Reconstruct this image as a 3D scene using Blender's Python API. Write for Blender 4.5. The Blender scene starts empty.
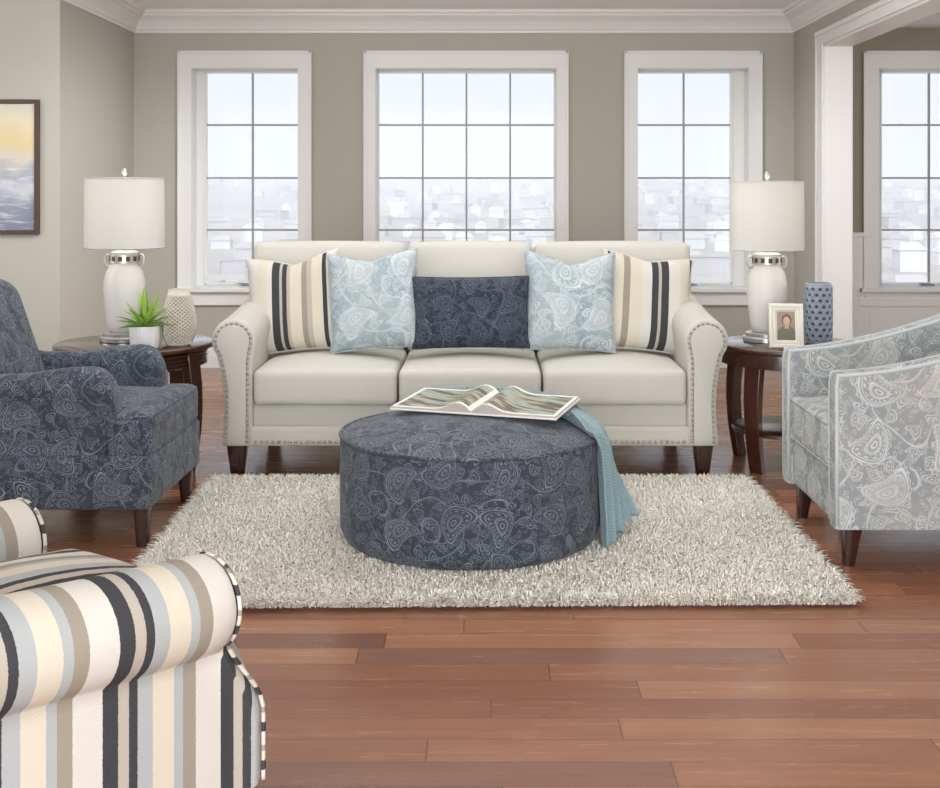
import bpy, math, random
import numpy as np
from mathutils import Vector, Matrix, noise as mnoise
random.seed(7)
PI = math.pi
col = bpy.context.scene.collection
sc = bpy.context.scene

# ------------------------------------------------------------------ node helpers
class E:
    """A socket with arithmetic."""
    def __init__(s, nt, sock): s.nt = nt; s.s = sock
    def _m(s, op, *a, clamp=False):
        n = s.nt.nodes.new('ShaderNodeMath'); n.operation = op; n.use_clamp = clamp
        for i, v in enumerate((s,) + a):
            if isinstance(v, E): s.nt.links.new(v.s, n.inputs[i])
            else: n.inputs[i].default_value = v
        return E(s.nt, n.outputs[0])
    def __add__(s, o): return s._m('ADD', o)
    __radd__ = __add__
    def __sub__(s, o): return s._m('SUBTRACT', o)
    def __rsub__(s, o): return (s * -1.0) + o
    def __mul__(s, o): return s._m('MULTIPLY', o)
    __rmul__ = __mul__
    def __truediv__(s, o): return s._m('DIVIDE', o)
    def lt(s, o): return s._m('LESS_THAN', o)
    def gt(s, o): return s._m('GREATER_THAN', o)
    def mx(s, o): return s._m('MAXIMUM', o)
    def mn(s, o): return s._m('MINIMUM', o)
    def ab(s): return s._m('ABSOLUTE')
    def sin(s): return s._m('SINE')
    def cos(s): return s._m('COSINE')
    def sqrt(s): return s._m('SQRT')
    def floor(s): return s._m('FLOOR')
    def fract(s): return s._m('FRACT')
    def atan2(s, o): return s._m('ARCTAN2', o)
    def band(s, c, w):   # 1 inside |s-c|<w, soft edge
        return ((s - c).ab() * (-1.0 / w) + 1.0)._m('MULTIPLY', 2.0, clamp=True)
    def sat(s): return s._m('ADD', 0.0, clamp=True)

class M:
    """material builder"""
    def __init__(s, name):
        s.m = bpy.data.materials.new(name); s.m.use_nodes = True
        s.nt = s.m.node_tree; s.nt.nodes.clear()
        s.out = s.node('ShaderNodeOutputMaterial')
        s.p = s.node('ShaderNodeBsdfPrincipled')
        s.link(s.p.outputs[0], s.out.inputs[0])
    def node(s, t, **k):
        n = s.nt.nodes.new(t)
        for a, b in k.items(): setattr(n, a, b)
        return n
    def link(s, a, b): s.nt.links.new(a.s if isinstance(a, E) else a, b)
    def set(s, **k):
        mp = dict(rough='Roughness', metal='Metallic', sheen='Sheen Weight', coat='Coat Weight', trans='Transmission Weight', ior='IOR',
                  spec='Specular IOR Level', color='Base Color', em='Emission Strength', emc='Emission Color', coatr='Coat Roughness', sss='Subsurface Weight')
        for a, b in k.items():
            i = s.p.inputs[mp[a]]
            if isinstance(b, (tuple, list)): b = tuple(b) + (1,) * (4 - len(b))
            i.default_value = b
        return s
    def uv(s, scale=1.0):
        n = s.node('ShaderNodeUVMap'); v = s.node('ShaderNodeVectorMath', operation='SCALE')
        s.link(n.outputs[0], v.inputs[0]); v.inputs[3].default_value = scale
        return v.outputs[0]
    def obj(s, scale=1.0):
        n = s.node('ShaderNodeTexCoord'); v = s.node('ShaderNodeVectorMath', operation='SCALE')
        s.link(n.outputs['Object'], v.inputs[0]); v.inputs[3].default_value = scale
        return v.outputs[0]
    def sep(s, v):
        n = s.node('ShaderNodeSeparateXYZ'); s.link(v, n.inputs[0])
        return [E(s.nt, n.outputs[i]) for i in range(3)]
    def comb(s, x, y, z=None):
        n = s.node('ShaderNodeCombineXYZ')
        for i, a in enumerate((x, y, z)):
            if isinstance(a, E): s.link(a, n.inputs[i])
            elif a is not None: n.inputs[i].default_value = a
        return n.outputs[0]
    def noise(s, v, scale, detail=3, rough=.5, color=False):
        n = s.node('ShaderNodeTexNoise'); s.link(v, n.inputs['Vector'])
        n.inputs['Scale'].default_value = scale; n.inputs['Detail'].default_value = detail; n.inputs['Roughness'].default_value = rough
        return n.outputs['Color'] if color else E(s.nt, n.outputs[0])
    def mix(s, f, a, b):
        n = s.node('ShaderNodeMix', data_type='RGBA')
        for i, v in ((0, f), (6, a), (7, b)):
            if isinstance(v, (tuple, list)): n.inputs[i].default_value = tuple(v) + (1,) * (4 - len(v))
            elif isinstance(v, (int, float)): n.inputs[i].default_value = v
            else: s.link(v, n.inputs[i])
        return n.outputs[2]
    def base(s, c): s.link(c, s.p.inputs['Base Color']); return s
    def bump(s, h, strength=.3, dist=.002):
        n = s.node('ShaderNodeBump'); n.inputs['Strength'].default_value = strength; n.inputs['Distance'].default_value = dist
        s.link(h, n.inputs['Height']); s.link(n.outputs[0], s.p.inputs['Normal']); return s

def plain(name, color, rough=.5, var=0.0, vscale=6, bump=0, bscale=200, **k):
    m = M(name).set(color=color, rough=rough, **k)
    v = m.obj()
    if var:
        nz = m.noise(v, vscale, 4)
        c2 = tuple(c * (1 - var) for c in color)
        m.base(m.mix(nz, color, c2))
    if bump: m.bump(m.noise(v, bscale, 2), bump, .001)
    return m.m

def fabric(name, color, scale=900, bump=.25, var=.08, **k):
    m = M(name).set(rough=.9, spec=.2, **k)
    v = m.uv()
    nz = m.noise(m.obj(), 9, 3)
    x, y, z = m.sep(v)
    weave = (x * scale).sin() * (y * scale).sin() * .5 + .5
    fine = m.noise(m.obj(), 260, 2)
    m.base(m.mix((nz * .5 + fine * .5).sat(), tuple(c * (1 - var) for c in color), tuple(min(1, c * (1 + var)) for c in color)))
    m.bump(weave * .4 + fine, bump, .0012)
    return m.m

def paisley(name, bg, bg2, fg, fg2, scale=6.0, sheen=0.0, line=1.0, fill=.35):
    """teardrop motifs with inner rings, a dotted border and scrollwork between them"""
    m = M(name).set(rough=.85, spec=.25, sheen=sheen)
    v = m.uv(scale)
    wob = m.node('ShaderNodeVectorMath', operation='SUBTRACT')
    m.link(m.noise(v, 1.3, 2, .5, color=True), wob.inputs[0]); wob.inputs[1].default_value = (.5, .5, .5)
    sw = m.node('ShaderNodeVectorMath', operation='SCALE'); m.link(wob.outputs[0], sw.inputs[0]); sw.inputs[3].default_value = .16
    av = m.node('ShaderNodeVectorMath', operation='ADD'); m.link(v, av.inputs[0]); m.link(sw.outputs[0], av.inputs[1])
    v2 = av.outputs[0]
    def motif(vec, sc_, rnd):
        vo = m.node('ShaderNodeTexVoronoi', voronoi_dimensions='2D'); m.link(vec, vo.inputs['Vector'])
        vo.inputs['Scale'].default_value = sc_; vo.inputs['Randomness'].default_value = rnd
        x0, y0, _ = m.sep(vec); px, py, _ = m.sep(vo.outputs['Position'])
        cr, cg, cb = m.sep(vo.outputs['Color'])
        dx = (x0 - px) * sc_; dy = (y0 - py) * sc_
        a = cr * 6.2832
        ca = a.cos(); sa = a.sin()
        x = dx * ca - dy * sa; y = dx * sa + dy * ca
        sgn = cg.gt(.5) * 2.0 - 1.0
        xb = x + sgn * y * y * 1.1
        sx = (y * 2.0 + 1.55).mx(.75)
        d = ((xb * sx) * (xb * sx) + y * y * .82).sqrt()
        return d, xb.atan2(y), cb
    d, th, cb = motif(v2, 1.0, .38)
    d = d * 1.22
    inside = d.lt(.44)
    w = .017 * line
    lines = d.band(.44, w * 1.2).mx(d.band(.375, w * .7)).mx(d.band(.20, w)).mx(d.band(.16, w * .6)).mx(d.band(.07, w * 1.3))
    dots = d.band(.318, .030) * ((th * 15.0).sin().gt(0.0))
    scal = (d + (th * 12.0).sin().ab() * .04).band(.52, w)
    petals = ((th * 8.0).sin().ab() * .06 + d).band(.27, w * .8)
    f1 = lines.mx(dots * .85).mx(scal * .8).mx(petals * .7)
    d2, th2, cb2 = motif(v2, 2.9, .8)
    small = d2.band(.36, .045 * line).mx(d2.band(.2, .04 * line)).mx(d2.lt(.06)) * .7
    d3, th3, cb3 = motif(v2, 7.5, .9)
    tiny = d3.band(.26, .09) * .5
    outside = d.gt(.54)
    scroll = ((m.noise(v2, .9, 0) * 26.0).sin()).band(1.0, .035 * line) * .7
    f = f1.mx(outside * small.mx(scroll).mx(tiny))
    f = f.mx(inside * fill * cb)
    f = f * (m.noise(v, 3.0, 3) * 1.6 - .05)
    thread = m.noise(m.uv(), 420, 2)
    f = (f * (thread * 2.0 - .05) + (thread - .45) * .25).sat()
    tone = m.noise(v, .8, 2)
    toneb = ((tone - .5) * 3.0 + .5).sat()
    m.base(m.mix(f, m.mix(toneb, bg, bg2), m.mix(toneb, fg, fg2)))
    m.bump(f * .6 + thread * .8, .35, .0015)
    return m.m

CREAM = (.68, .63, .51); OFFW = (.69, .665, .61); CHAR = (.018, .021, .030); PBLUE = (.42, .45, .45); TAUPE = (.33, .29, .23); BEIGE = (.48, .44, .37)
def stripes(name, period, seq, off=0.0, swap=False):
    m = M(name).set(rough=.92, spec=.2)
    x, y, z = m.sep(m.uv())
    u = (y if swap else x) * (1.0 / period) + (off + 50.0)
    u = (u + (m.noise(m.uv(), 300, 1) - .5) * .012).fract()
    cr = m.node('ShaderNodeValToRGB'); m.link(u, cr.inputs[0]); r = cr.color_ramp; r.interpolation = 'CONSTANT'
    for i, (p, c) in enumerate(seq):
        e = r.elements[i] if i < 2 else r.elements.new(p)
        e.position = p; e.color = tuple(c) + (1,)
    fine = m.noise(m.uv(), 500, 2)
    weave = ((y if not swap else x) * 1500.0).sin() * .3
    m.base(m.mix(fine * .22, cr.outputs[0], (.35, .33, .30)))
    m.bump(fine + weave, .3, .0012)
    return m.m

# ------------------------------------------------------------------ mesh helpers
def link(o, parent=None):
    col.objects.link(o)
    if parent is not None: o.parent = parent
    return o

def box_uv(me, swap=False, xw=1.0):
    uvl = me.uv_layers.new(name='UVMap')
    n = len(me.loops)
    vi = np.empty(n, 'i'); me.loops.foreach_get('vertex_index', vi)
    co = np.empty(len(me.vertices) * 3, 'f'); me.vertices.foreach_get('co', co); co = co.reshape(-1, 3)
    npoly = len(me.polygons)
    nm = np.empty(npoly * 3, 'f'); me.polygons.foreach_get('normal', nm); nm = np.abs(nm.reshape(-1, 3))
    lt = np.empty(npoly, 'i'); me.polygons.foreach_get('loop_total', lt)
    nm[:, 1] *= 1.02; nm[:, 0] *= xw
    ax = np.repeat(np.argmax(nm, axis=1), lt)
    p = co[vi]
    uv = np.where((ax == 0)[:, None], p[:, [1, 2]], np.where((ax == 1)[:, None], p[:, [0, 2]], p[:, [0, 1]]))
    if swap: uv = uv[:, ::-1]
    uvl.data.foreach_set('uv', np.ascontiguousarray(uv, 'f').ravel())

def mesh(name, verts, faces, mat, parent=None, smooth=True, uv=None, bevel=0, mi=None, swap=False, sub=0, angle=None, xw=1.0):
    me = bpy.data.meshes.new(name)
    me.from_pydata([tuple(v) for v in verts], [], faces)
    me.update()
    if uv is None: box_uv(me, swap, xw)
    else:
        l = me.uv_layers.new(name='UVMap')
        for lp in me.loops: l.data[lp.index].uv = uv[lp.vertex_index]
    for mm in (mat if isinstance(mat, (list, tuple)) else [mat]): me.materials.append(mm)
    if mi: me.polygons.foreach_set('material_index', mi)
    me.polygons.foreach_set('use_smooth', [smooth] * len(me.polygons))
    if angle and smooth: me.set_sharp_from_angle(angle=math.radians(angle))
    o = bpy.data.objects.new(name, me); link(o, parent)
    if bevel:
        b = o.modifiers.new('b', 'BEVEL'); b.width = bevel; b.segments = 2; b.limit_method = 'ANGLE'; b.angle_limit = .7
    if sub:
        s = o.modifiers.new('s', 'SUBSURF'); s.levels = s.render_levels = sub
    return o

class G:
    """collects geometry for one mesh"""
    def __init__(s): s.v = []; s.f = []; s.m = []
    def add(s, v, f, mi=0, mat=None):
        b = len(s.v)
        if mat is not None: v = [mat @ Vector(p) for p in v]
        s.v += [tuple(p) for p in v]; s.f += [tuple(i + b for i in q) for q in f]; s.m += [mi] * len(f); return s
    def box(s, x0, x1, y0, y1, z0, z1, mi=0, mat=None):
        v = [(x, y, z) for z in (z0, z1) for y in (y0, y1) for x in (x0, x1)]
        return s.add(v, [(0, 2, 3, 1), (4, 5, 7, 6), (0, 1, 5, 4), (2, 6, 7, 3), (0, 4, 6, 2), (1, 3, 7, 5)], mi, mat)
    def loft(s, rings, closed=True, cap=True, mi=0, mat=None):
        n = len(rings[0]); v = [p for r in rings for p in r]; f = []
        for i in range(len(rings) - 1):
            for j in range(n if closed else n - 1):
                k = (j + 1) % n
                f.append((i * n + j, i * n + k, (i + 1) * n + k, (i + 1) * n + j))
        if cap and closed:
            f.append(tuple(range(n - 1, -1, -1))); f.append(tuple((len(rings) - 1) * n + j for j in range(n)))
        return s.add(v, f, mi, mat)
    def tube(s, pts, r, n=6, mi=0, closed=False, mat=None):
        pts = [Vector(p) for p in pts]; rings = []; N = len(pts)
        up = Vector((0, 0, 1)); prev = None
        for i, p in enumerate(pts):
            a = pts[(i - 1) % N] if (closed or i > 0) else p
            b = pts[(i + 1) % N] if (closed or i < N - 1) else p
            t = (b - a)
            if t.length < 1e-9: t = Vector((0, 0, 1))
            t.normalize()
            if prev is None:
                x = t.cross(up)
                if x.length < .1: x = t.cross(Vector((0, 1, 0)))
            else: x = prev - t * prev.dot(t)
            x.normalize(); prev = x; y = t.cross(x)
            rr = r[i] if isinstance(r, (list, tuple)) else r
            rings.append([p + (x * math.cos(2 * PI * k / n) + y * math.sin(2 * PI * k / n)) * rr for k in range(n)])
        if closed: rings.append(rings[0]); return s.loft(rings, cap=False, mi=mi, mat=mat)
        return s.loft(rings, mi=mi, mat=mat)
    def lathe(s, prof, n=32, mi=0, mat=None, c=(0, 0)):
        rings = [[(c[0] + r * math.cos(2 * PI * k / n), c[1] + r * math.sin(2 * PI * k / n), z) for k in range(n)] for r, z in prof]
        return s.loft(rings, mi=mi, mat=mat)
    def puff(s, cx, cy, cz, w, d, h, r, crown=0, bulge=0, mi=0, n=7, mat=None, taper=0, rr=None):
        H = (w / 2, d / 2, h / 2); r = min(r, min(H) * .999)
        def ticks(hh):
            a = [-hh + r * (1 - math.cos(k * PI / 2 / 4)) * 1.0 for k in range(5)]
            c = [(-hh + r) + (2 * (hh - r)) * k / n for k in range(1, n)]
            return a + c + [-q for q in reversed(a)]
        T = [ticks(q) for q in H]; idx = {}; V = []; F = []
        def vid(p):
            k = tuple(round(q, 6) for q in p)
            if k in idx: return idx[k]
            q = [max(-(H[i] - r), min(H[i] - r, p[i])) for i in range(3)]
            dd = Vector([p[i] - q[i] for i in range(3)])
            if dd.length > 1e-9: dd = dd.normalized() * r
            P = Vector(q) + dd
            u, v_, w_ = P.x / H[0], P.y / H[1], P.z / H[2]
            P.z += crown * max(0, 1 - u * u) * max(0, 1 - v_ * v_) * max(0, w_)
            P.y += bulge * max(0, 1 - u * u) * max(0, 1 - w_ * w_) * v_
            P.x *= 1 - taper * (w_ * .5 + .5)
            idx[k] = len(V); V.append((P.x + cx, P.y + cy, P.z + cz)); return idx[k]
        for ax in range(3):
            a, b = [(1, 2), (2, 0), (0, 1)][ax]
            for sg in (-1, 1):
                for i in range(len(T[a]) - 1):
                    for j in range(len(T[b]) - 1):
                        q = []
                        for (ii, jj) in ((i, j), (i + 1, j), (i + 1, j + 1), (i, j + 1)):
                            p = [0, 0, 0]; p[ax] = sg * H[ax]; p[a] = T[a][ii]; p[b] = T[b][jj]; q.append(vid(p))
                        if len(set(q)) < 3: continue
                        F.append(tuple(q) if sg > 0 else tuple(reversed(q)))
        return s.add(V, F, mi, mat)
    def build(s, name, mat, parent=None, **k):
        if isinstance(mat, (list, tuple)): k['mi'] = s.m
        return mesh(name, s.v, s.f, mat, parent, **k)

def tag(o, label=None, cat=None, group=None, kind=None):
    if label: o['label'] = label
    if cat: o['category'] = cat
    if group: o['group'] = group
    if kind: o['kind'] = kind
    return o
def thing(name, label, cat, loc=(0, 0, 0), rz=0, group=None):
    o = bpy.data.objects.new(name, None); col.objects.link(o); o.empty_display_size = .1
    o.location = loc; o.rotation_euler = (0, 0, rz)
    return tag(o, label, cat, group)
def struct(g, name, mat, **k): return tag(g.build(name, mat, None, **k), kind='structure')
def copy_tree(o, parent=None):
    c = o.copy(); col.objects.link(c); c.parent = parent
    for ch in list(o.children): copy_tree(ch, c)
    return c
def rrect(x0, x1, y0, y1, r, z, n=4):
    pts = []
    for cx, cy, a0 in ((x1 - r, y1 - r, 0), (x0 + r, y1 - r, 90), (x0 + r, y0 + r, 180), (x1 - r, y0 + r, 270)):
        for k in range(n + 1):
            a = math.radians(a0 + 90 * k / n); pts.append((cx + r * math.cos(a), cy + r * math.sin(a), z))
    return pts
def offs(poly, d):
    """inset a counter-clockwise 2-D polygon by d"""
    out = []; n = len(poly)
    for i in range(n):
        p0 = Vector(poly[i - 1]); p = Vector(poly[i]); p1 = Vector(poly[(i + 1) % n])
        e0 = (p - p0); e1 = (p1 - p)
        if e0.length < 1e-9 or e1.length < 1e-9: out.append(tuple(p)); continue
        e0.normalize(); e1.normalize()
        n0 = Vector((-e0.y, e0.x)); n1 = Vector((-e1.y, e1.x)); b = n0 + n1
        if b.length < 1e-6: b = n0
        b.normalize(); k = max(.5, b.dot(n0))
        out.append(tuple(p + b * (d / k)))
    return out
def resample(pts, step):
    pts = [Vector(p) for p in pts]; out = [pts[0].copy()]; acc = 0
    for a, b in zip(pts, pts[1:]):
        L = (b - a).length
        if L < 1e-9: continue
        t = step - acc
        while t <= L: out.append(a + (b - a) * (t / L)); t += step
        acc = L - (t - step)
    return out

# ------------------------------------------------------------------ materials
WALL = plain('greige_paint', (.425, .418, .368), .75, var=.03, bump=.05, bscale=150)
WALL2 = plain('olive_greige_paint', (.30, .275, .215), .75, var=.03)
TRIM = plain('white_gloss_paint', (.75, .755, .745), .38)
CEIL = plain('ceiling_paint', (.90, .90, .90), .8, var=.02)
GRILLE = plain('grey_grille', (.30, .31, .31), .4)
WOOD = None
def mk_wood(name, c1, c2, rough=.25, coat=.4):
    m = M(name).set(rough=rough, coat=coat, coatr=.12)
    v = m.obj(); x, y, z = m.sep(v)
    nz = m.noise(m.comb(x * 8.0, y * 8.0, z * 1.5), 3, 5)
    m.base(m.mix(nz, c1, c2)); return m.m
DARKWOOD = mk_wood('espresso_wood', (.022, .008, .006), (.055, .018, .011))
TABLEWOOD = mk_wood('cherry_dark_wood', (.035, .012, .008), (.09, .030, .018), .22, .6)
LINEN = fabric('cream_linen', (.58, .565, .51), var=.04)
DARKP = paisley('dark_blue_paisley', (.034, .042, .058), (.048, .057, .074), (.27, .31, .36), (.21, .25, .30), 6.4, sheen=.12, line=.95, fill=.22)
DARKP2 = paisley('navy_paisley', (.022, .028, .044), (.030, .036, .054), (.16, .19, .24), (.12, .15, .20), 7.8, sheen=.05, line=1.0, fill=.15)
LIGHTP = paisley('light_grey_paisley', (.26, .295, .31), (.35, .35, .335), (.72, .74, .72), (.66, .66, .61), 5.2, line=1.35, fill=.45)
LIGHTP2 = paisley('aqua_paisley', (.28, .36, .40), (.40, .46, .48), (.70, .74, .74), (.60, .63, .62), 5.0, line=1.6, fill=.5)
SEQ = [(0, CHAR), (.12, BEIGE), (.205, CHAR), (.275, PBLUE), (.40, CREAM), (.58, PBLUE), (.66, TAUPE), (.77, OFFW)]
STRIPE = stripes('striped_woven', .240, SEQ, off=.31)
SEQ2 = [(0, CHAR), (.085, BEIGE), (.14, CHAR), (.19, BEIGE), (.30, OFFW), (.40, CREAM), (.47, TAUPE), (.56, BEIGE), (.64, CREAM), (.74, OFFW)]
NAIL = plain('pewter_nail', (.45, .43, .39), .35, metal=.8)
CERAM = plain('white_crackle_ceramic', (.74, .73, .69), .45, var=.04, bump=.15, bscale=60)
SILVER = plain('brushed_silver', (.58, .56, .51), .42, metal=.75)
SLOT = plain('dark_slot', (.05, .045, .04), .5)
ACRYL = plain('smoky_acrylic', (.50, .50, .49), .08, metal=.5)
sm = M('linen_shade').set(rough=.9, color=(.73, .73, .70)); 
tr = sm.node('ShaderNodeBsdfTranslucent'); tr.inputs[0].default_value = (.9, .87, .8, 1)
mx = sm.node('ShaderNodeMixShader'); mx.inputs[0].default_value = .2
sm.link(sm.p.outputs[0], mx.inputs[1]); sm.link(tr.outputs[0], mx.inputs[2]); sm.link(mx.outputs[0], sm.out.inputs[0])
SHADE = sm.m
gm = M('window_glass'); gm.nt.nodes.remove(gm.p)
t_ = gm.node('ShaderNodeBsdfTransparent'); g_ = gm.node('ShaderNodeBsdfGlossy'); g_.inputs['Roughness'].default_value = .02
mx = gm.node('ShaderNodeMixShader'); mx.inputs[0].default_value = .005
gm.link(t_.outputs[0], mx.inputs[1]); gm.link(g_.outputs[0], mx.inputs[2]); gm.link(mx.outputs[0], gm.out.inputs[0])
GLASS = gm.m

# floor planks
fm = M('cherry_plank_floor').set(rough=.30, coat=.18, coatr=.18)
x, y, z = fm.sep(fm.obj())
PW, PL = .108, 1.15
rowf = y * (1 / PW); row = rowf.floor()
def wn(m, a, b=None):
    n = m.node('ShaderNodeTexWhiteNoise', noise_dimensions='2D')
    m.link(m.comb(a, b if b is not None else 0.0), n.inputs[0]); return E(m.nt, n.outputs[0])
sh = wn(fm, row)
xf = x * (1 / PL) + sh * 7.31; pi_ = xf.floor()
fx = xf.fract(); fy = rowf.fract()
rnd = wn(fm, row, pi_); rnd2 = wn(fm, pi_, row + 31.0)
ex = fx.mn(1.0 - fx) * PL; ey = fy.mn(1.0 - fy) * PW
gap = (ex.lt(.0016)).mx(ey.lt(.0011))
grainv = fm.comb(x * 1.6 + rnd * 20.0, y * 22.0 + rnd2 * 9.0, z)
grain = fm.noise(grainv, 1.6, 6, .62)
blotch = fm.noise(fm.comb(x * .8 + rnd * 9.0, y * 5.0, 0.0), 2.0, 3)
cA = fm.mix((rnd * .8 + blotch * .4 - .1).sat(), (.275, .104, .053), (.47, .222, .12))
cB = fm.mix((grain * 1.8 - .5).sat(), fm.mix(.4, cA, (.10, .038, .022)), cA)
cC = fm.mix(rnd2.gt(.9) * .45, cB, (.10, .055, .045))
fm.base(fm.mix(gap * .7, cC, (.05, .025, .018)))
fm.link(grain * .12 + .20, fm.p.inputs['Roughness'])
fm.bump(grain * .25 + (1.0 - gap) * .8, .25, .0015)
FLOOR = fm.m

# ------------------------------------------------------------------ camera
S_PX = 1180.0
cam = bpy.data.cameras.new('camera'); co = bpy.data.objects.new('camera', cam); col.objects.link(co)
co.location = (0, 0, 1.25); co.rotation_euler = (PI / 2, 0, 0)
cam.sensor_width = 36; cam.lens = S_PX / 940 * 36; cam.shift_x = -17 / 940; cam.shift_y = -201 / 940
cam.clip_start = .05; cam.clip_end = 6000
sc.camera = co

# ------------------------------------------------------------------ room
YB = 8.45; XL = -2.53; XR = 2.20; YJ = 6.99; ZC = 2.55; WT = .155; YO = 7.67; YN = 4.55
FRONT = -1.6
struct(G().box(-4.2, 5.2, FRONT, YB + .2, -.06, 0), 'floor', FLOOR, smooth=False)
struct(G().box(-4.2, XR + WT, FRONT, YB + .2, ZC, ZC + .1), 'ceiling', CEIL, smooth=False)
struct(G().box(XR + WT, 5.2, FRONT, YB + .2, 2.43, 2.65), 'ceiling_side_room', CEIL, smooth=False)
# windows: x0, x1 are the clear openings; z0, z1 too
Z0, Z1 = .572, 2.142
WINS = [(-2.113, -1.352, 2), (-.797, .497, 4), (1.078, 1.870, 2), (2.80, 3.60, 2)]
PANES = [(-2.04, -1.372), (-.786, .487), (1.093, 1.771), (2.868, 3.57)]
def wall_row(g, x0, x1, wins, y0, y1, ztop):
    xs = x0
    for a, b, _ in wins:
        g.box(xs, a, y0, y1, 0, ztop); g.box(a, b, y0, y1, 0, Z0); g.box(a, b, y0, y1, Z1, ztop); xs = b
    g.box(xs, x1, y0, y1, 0, ztop)
g = G(); wall_row(g, XL - .15, XR, WINS[:3], YB, YB + .2, ZC); struct(g, 'wall_back', WALL, smooth=False)
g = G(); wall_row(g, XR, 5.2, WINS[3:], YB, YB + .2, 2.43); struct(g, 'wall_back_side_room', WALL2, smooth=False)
struct(G().box(XL - .15, XL, YJ, YB, 0, ZC), 'wall_left', WALL, smooth=False)
struct(G().box(-4.2, XL - .15, YJ, YJ + .15, 0, ZC), 'wall_left_return', WALL, smooth=False)
struct(G().box(-4.35, -4.2, FRONT, YJ, 0, ZC), 'wall_far_left', WALL, smooth=False)
g = G(); g.box(XR, XR + WT, YO, YB, 0, ZC).box(XR, XR + WT, YN, YO, 2.217, ZC).box(XR, XR + WT, FRONT, YN, 0, ZC)
struct(g, 'wall_right', WALL, smooth=False)
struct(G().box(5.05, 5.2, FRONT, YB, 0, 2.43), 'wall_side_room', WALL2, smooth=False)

def sweep(path, prof, name, mat):
    """path in plan with the room on its right hand side; prof = (distance from wall, z)"""
    P = [Vector(p) for p in path]; rings = []
    for i, p in enumerate(P):
        d0 = (P[i] - P[i - 1]).normalized() if i else None
        d1 = (P[i + 1] - P[i]).normalized() if i < len(P) - 1 else None
        n0 = Vector((d0.y, -d0.x)) if d0 else None; n1 = Vector((d1.y, -d1.x)) if d1 else None
        if n0 is None: b = n1
        elif n1 is None: b = n0
        else: b = (n0 + n1).normalized(); b = b / b.dot(n0)
        rings.append([(p.x + b.x * d, p.y + b.y * d, z) for d, z in prof])
    return tag(G().loft(rings, cap=True).build(name, mat, None, smooth=False, bevel=0), kind='structure')
CR = [(0, 2.396), (.012, 2.396), (.014, 2.41), (.022, 2.418), (.03, 2.44), (.05, 2.475), (.078, 2.50), (.092, 2.508), (.096, 2.522), (.112, 2.528), (.118, 2.55), (0, 2.55)]
sweep([(-4.2, YJ), (XL, YJ), (XL, YB), (XR, YB), (XR, FRONT)], CR, 'trim_1', TRIM)
BB = [(0, 0), (.016, 0), (.016, .13), (.011, .145), (.008, .158), (0, .16)]
sweep([(-4.2, YJ), (XL, YJ), (XL, YB), (XR, YB), (XR, YO + .15)], BB, 'baseboard_back', TRIM)
sweep([(XR + WT, YB), (5.05, YB)], BB, 'baseboard_side_room', TRIM)

# cased opening in the right wall
g = G()
g.box(XR - .024, XR, YO, YO + .135, 0, 2.217 + .088).box(XR - .024, XR, YN - .15, YN, 0, 2.305).box(XR - .024, XR, YN, YO, 2.217, 2.305)
g.box(XR + WT, XR + WT + .024, YO, YO + .12, 0, 2.305).box(XR + WT, XR + WT + .024, YN - .15, YN, 0, 2.305).box(XR + WT, XR + WT + .024, YN, YO, 2.217, 2.305)
g.box(XR - .032, XR - .024, YO + .11, YO + .137, 0, 2.31).box(XR - .034, XR - .024, YN, YO + .137, 2.28, 2.31)
struct(g, 'trim_2', TRIM, smooth=False, bevel=.003)
g = G(); g.box(XR - .012, XR + WT + .012, YO - .016, YO, 0, 2.217).box(XR - .012, XR + WT + .012, YN, YN + .016, 0, 2.217).box(XR - .012, XR + WT + .012, YN, YO, 2.201, 2.217)
struct(g, 'trim_3', TRIM, smooth=False)
# wainscot in the side room
g = G(); g.box(XR + WT + .024, 2.73, YB - .018, YB, .16, .94).box(2.73, 5.05, YB - .018, YB, .16, .50)
g.box(XR + WT + .024, 2.73, YB - .04, YB, .94, .968)
g.box(XR + WT + .024, 2.60, YB - .028, YB - .018, .16, .30).box(2.66, 5.05, YB - .03, YB - .018, .44, .50).box(2.60, 2.66, YB - .03, YB - .018, .16, .94)
struct(g, 'trim_4', TRIM, smooth=False, bevel=.002)

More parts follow.
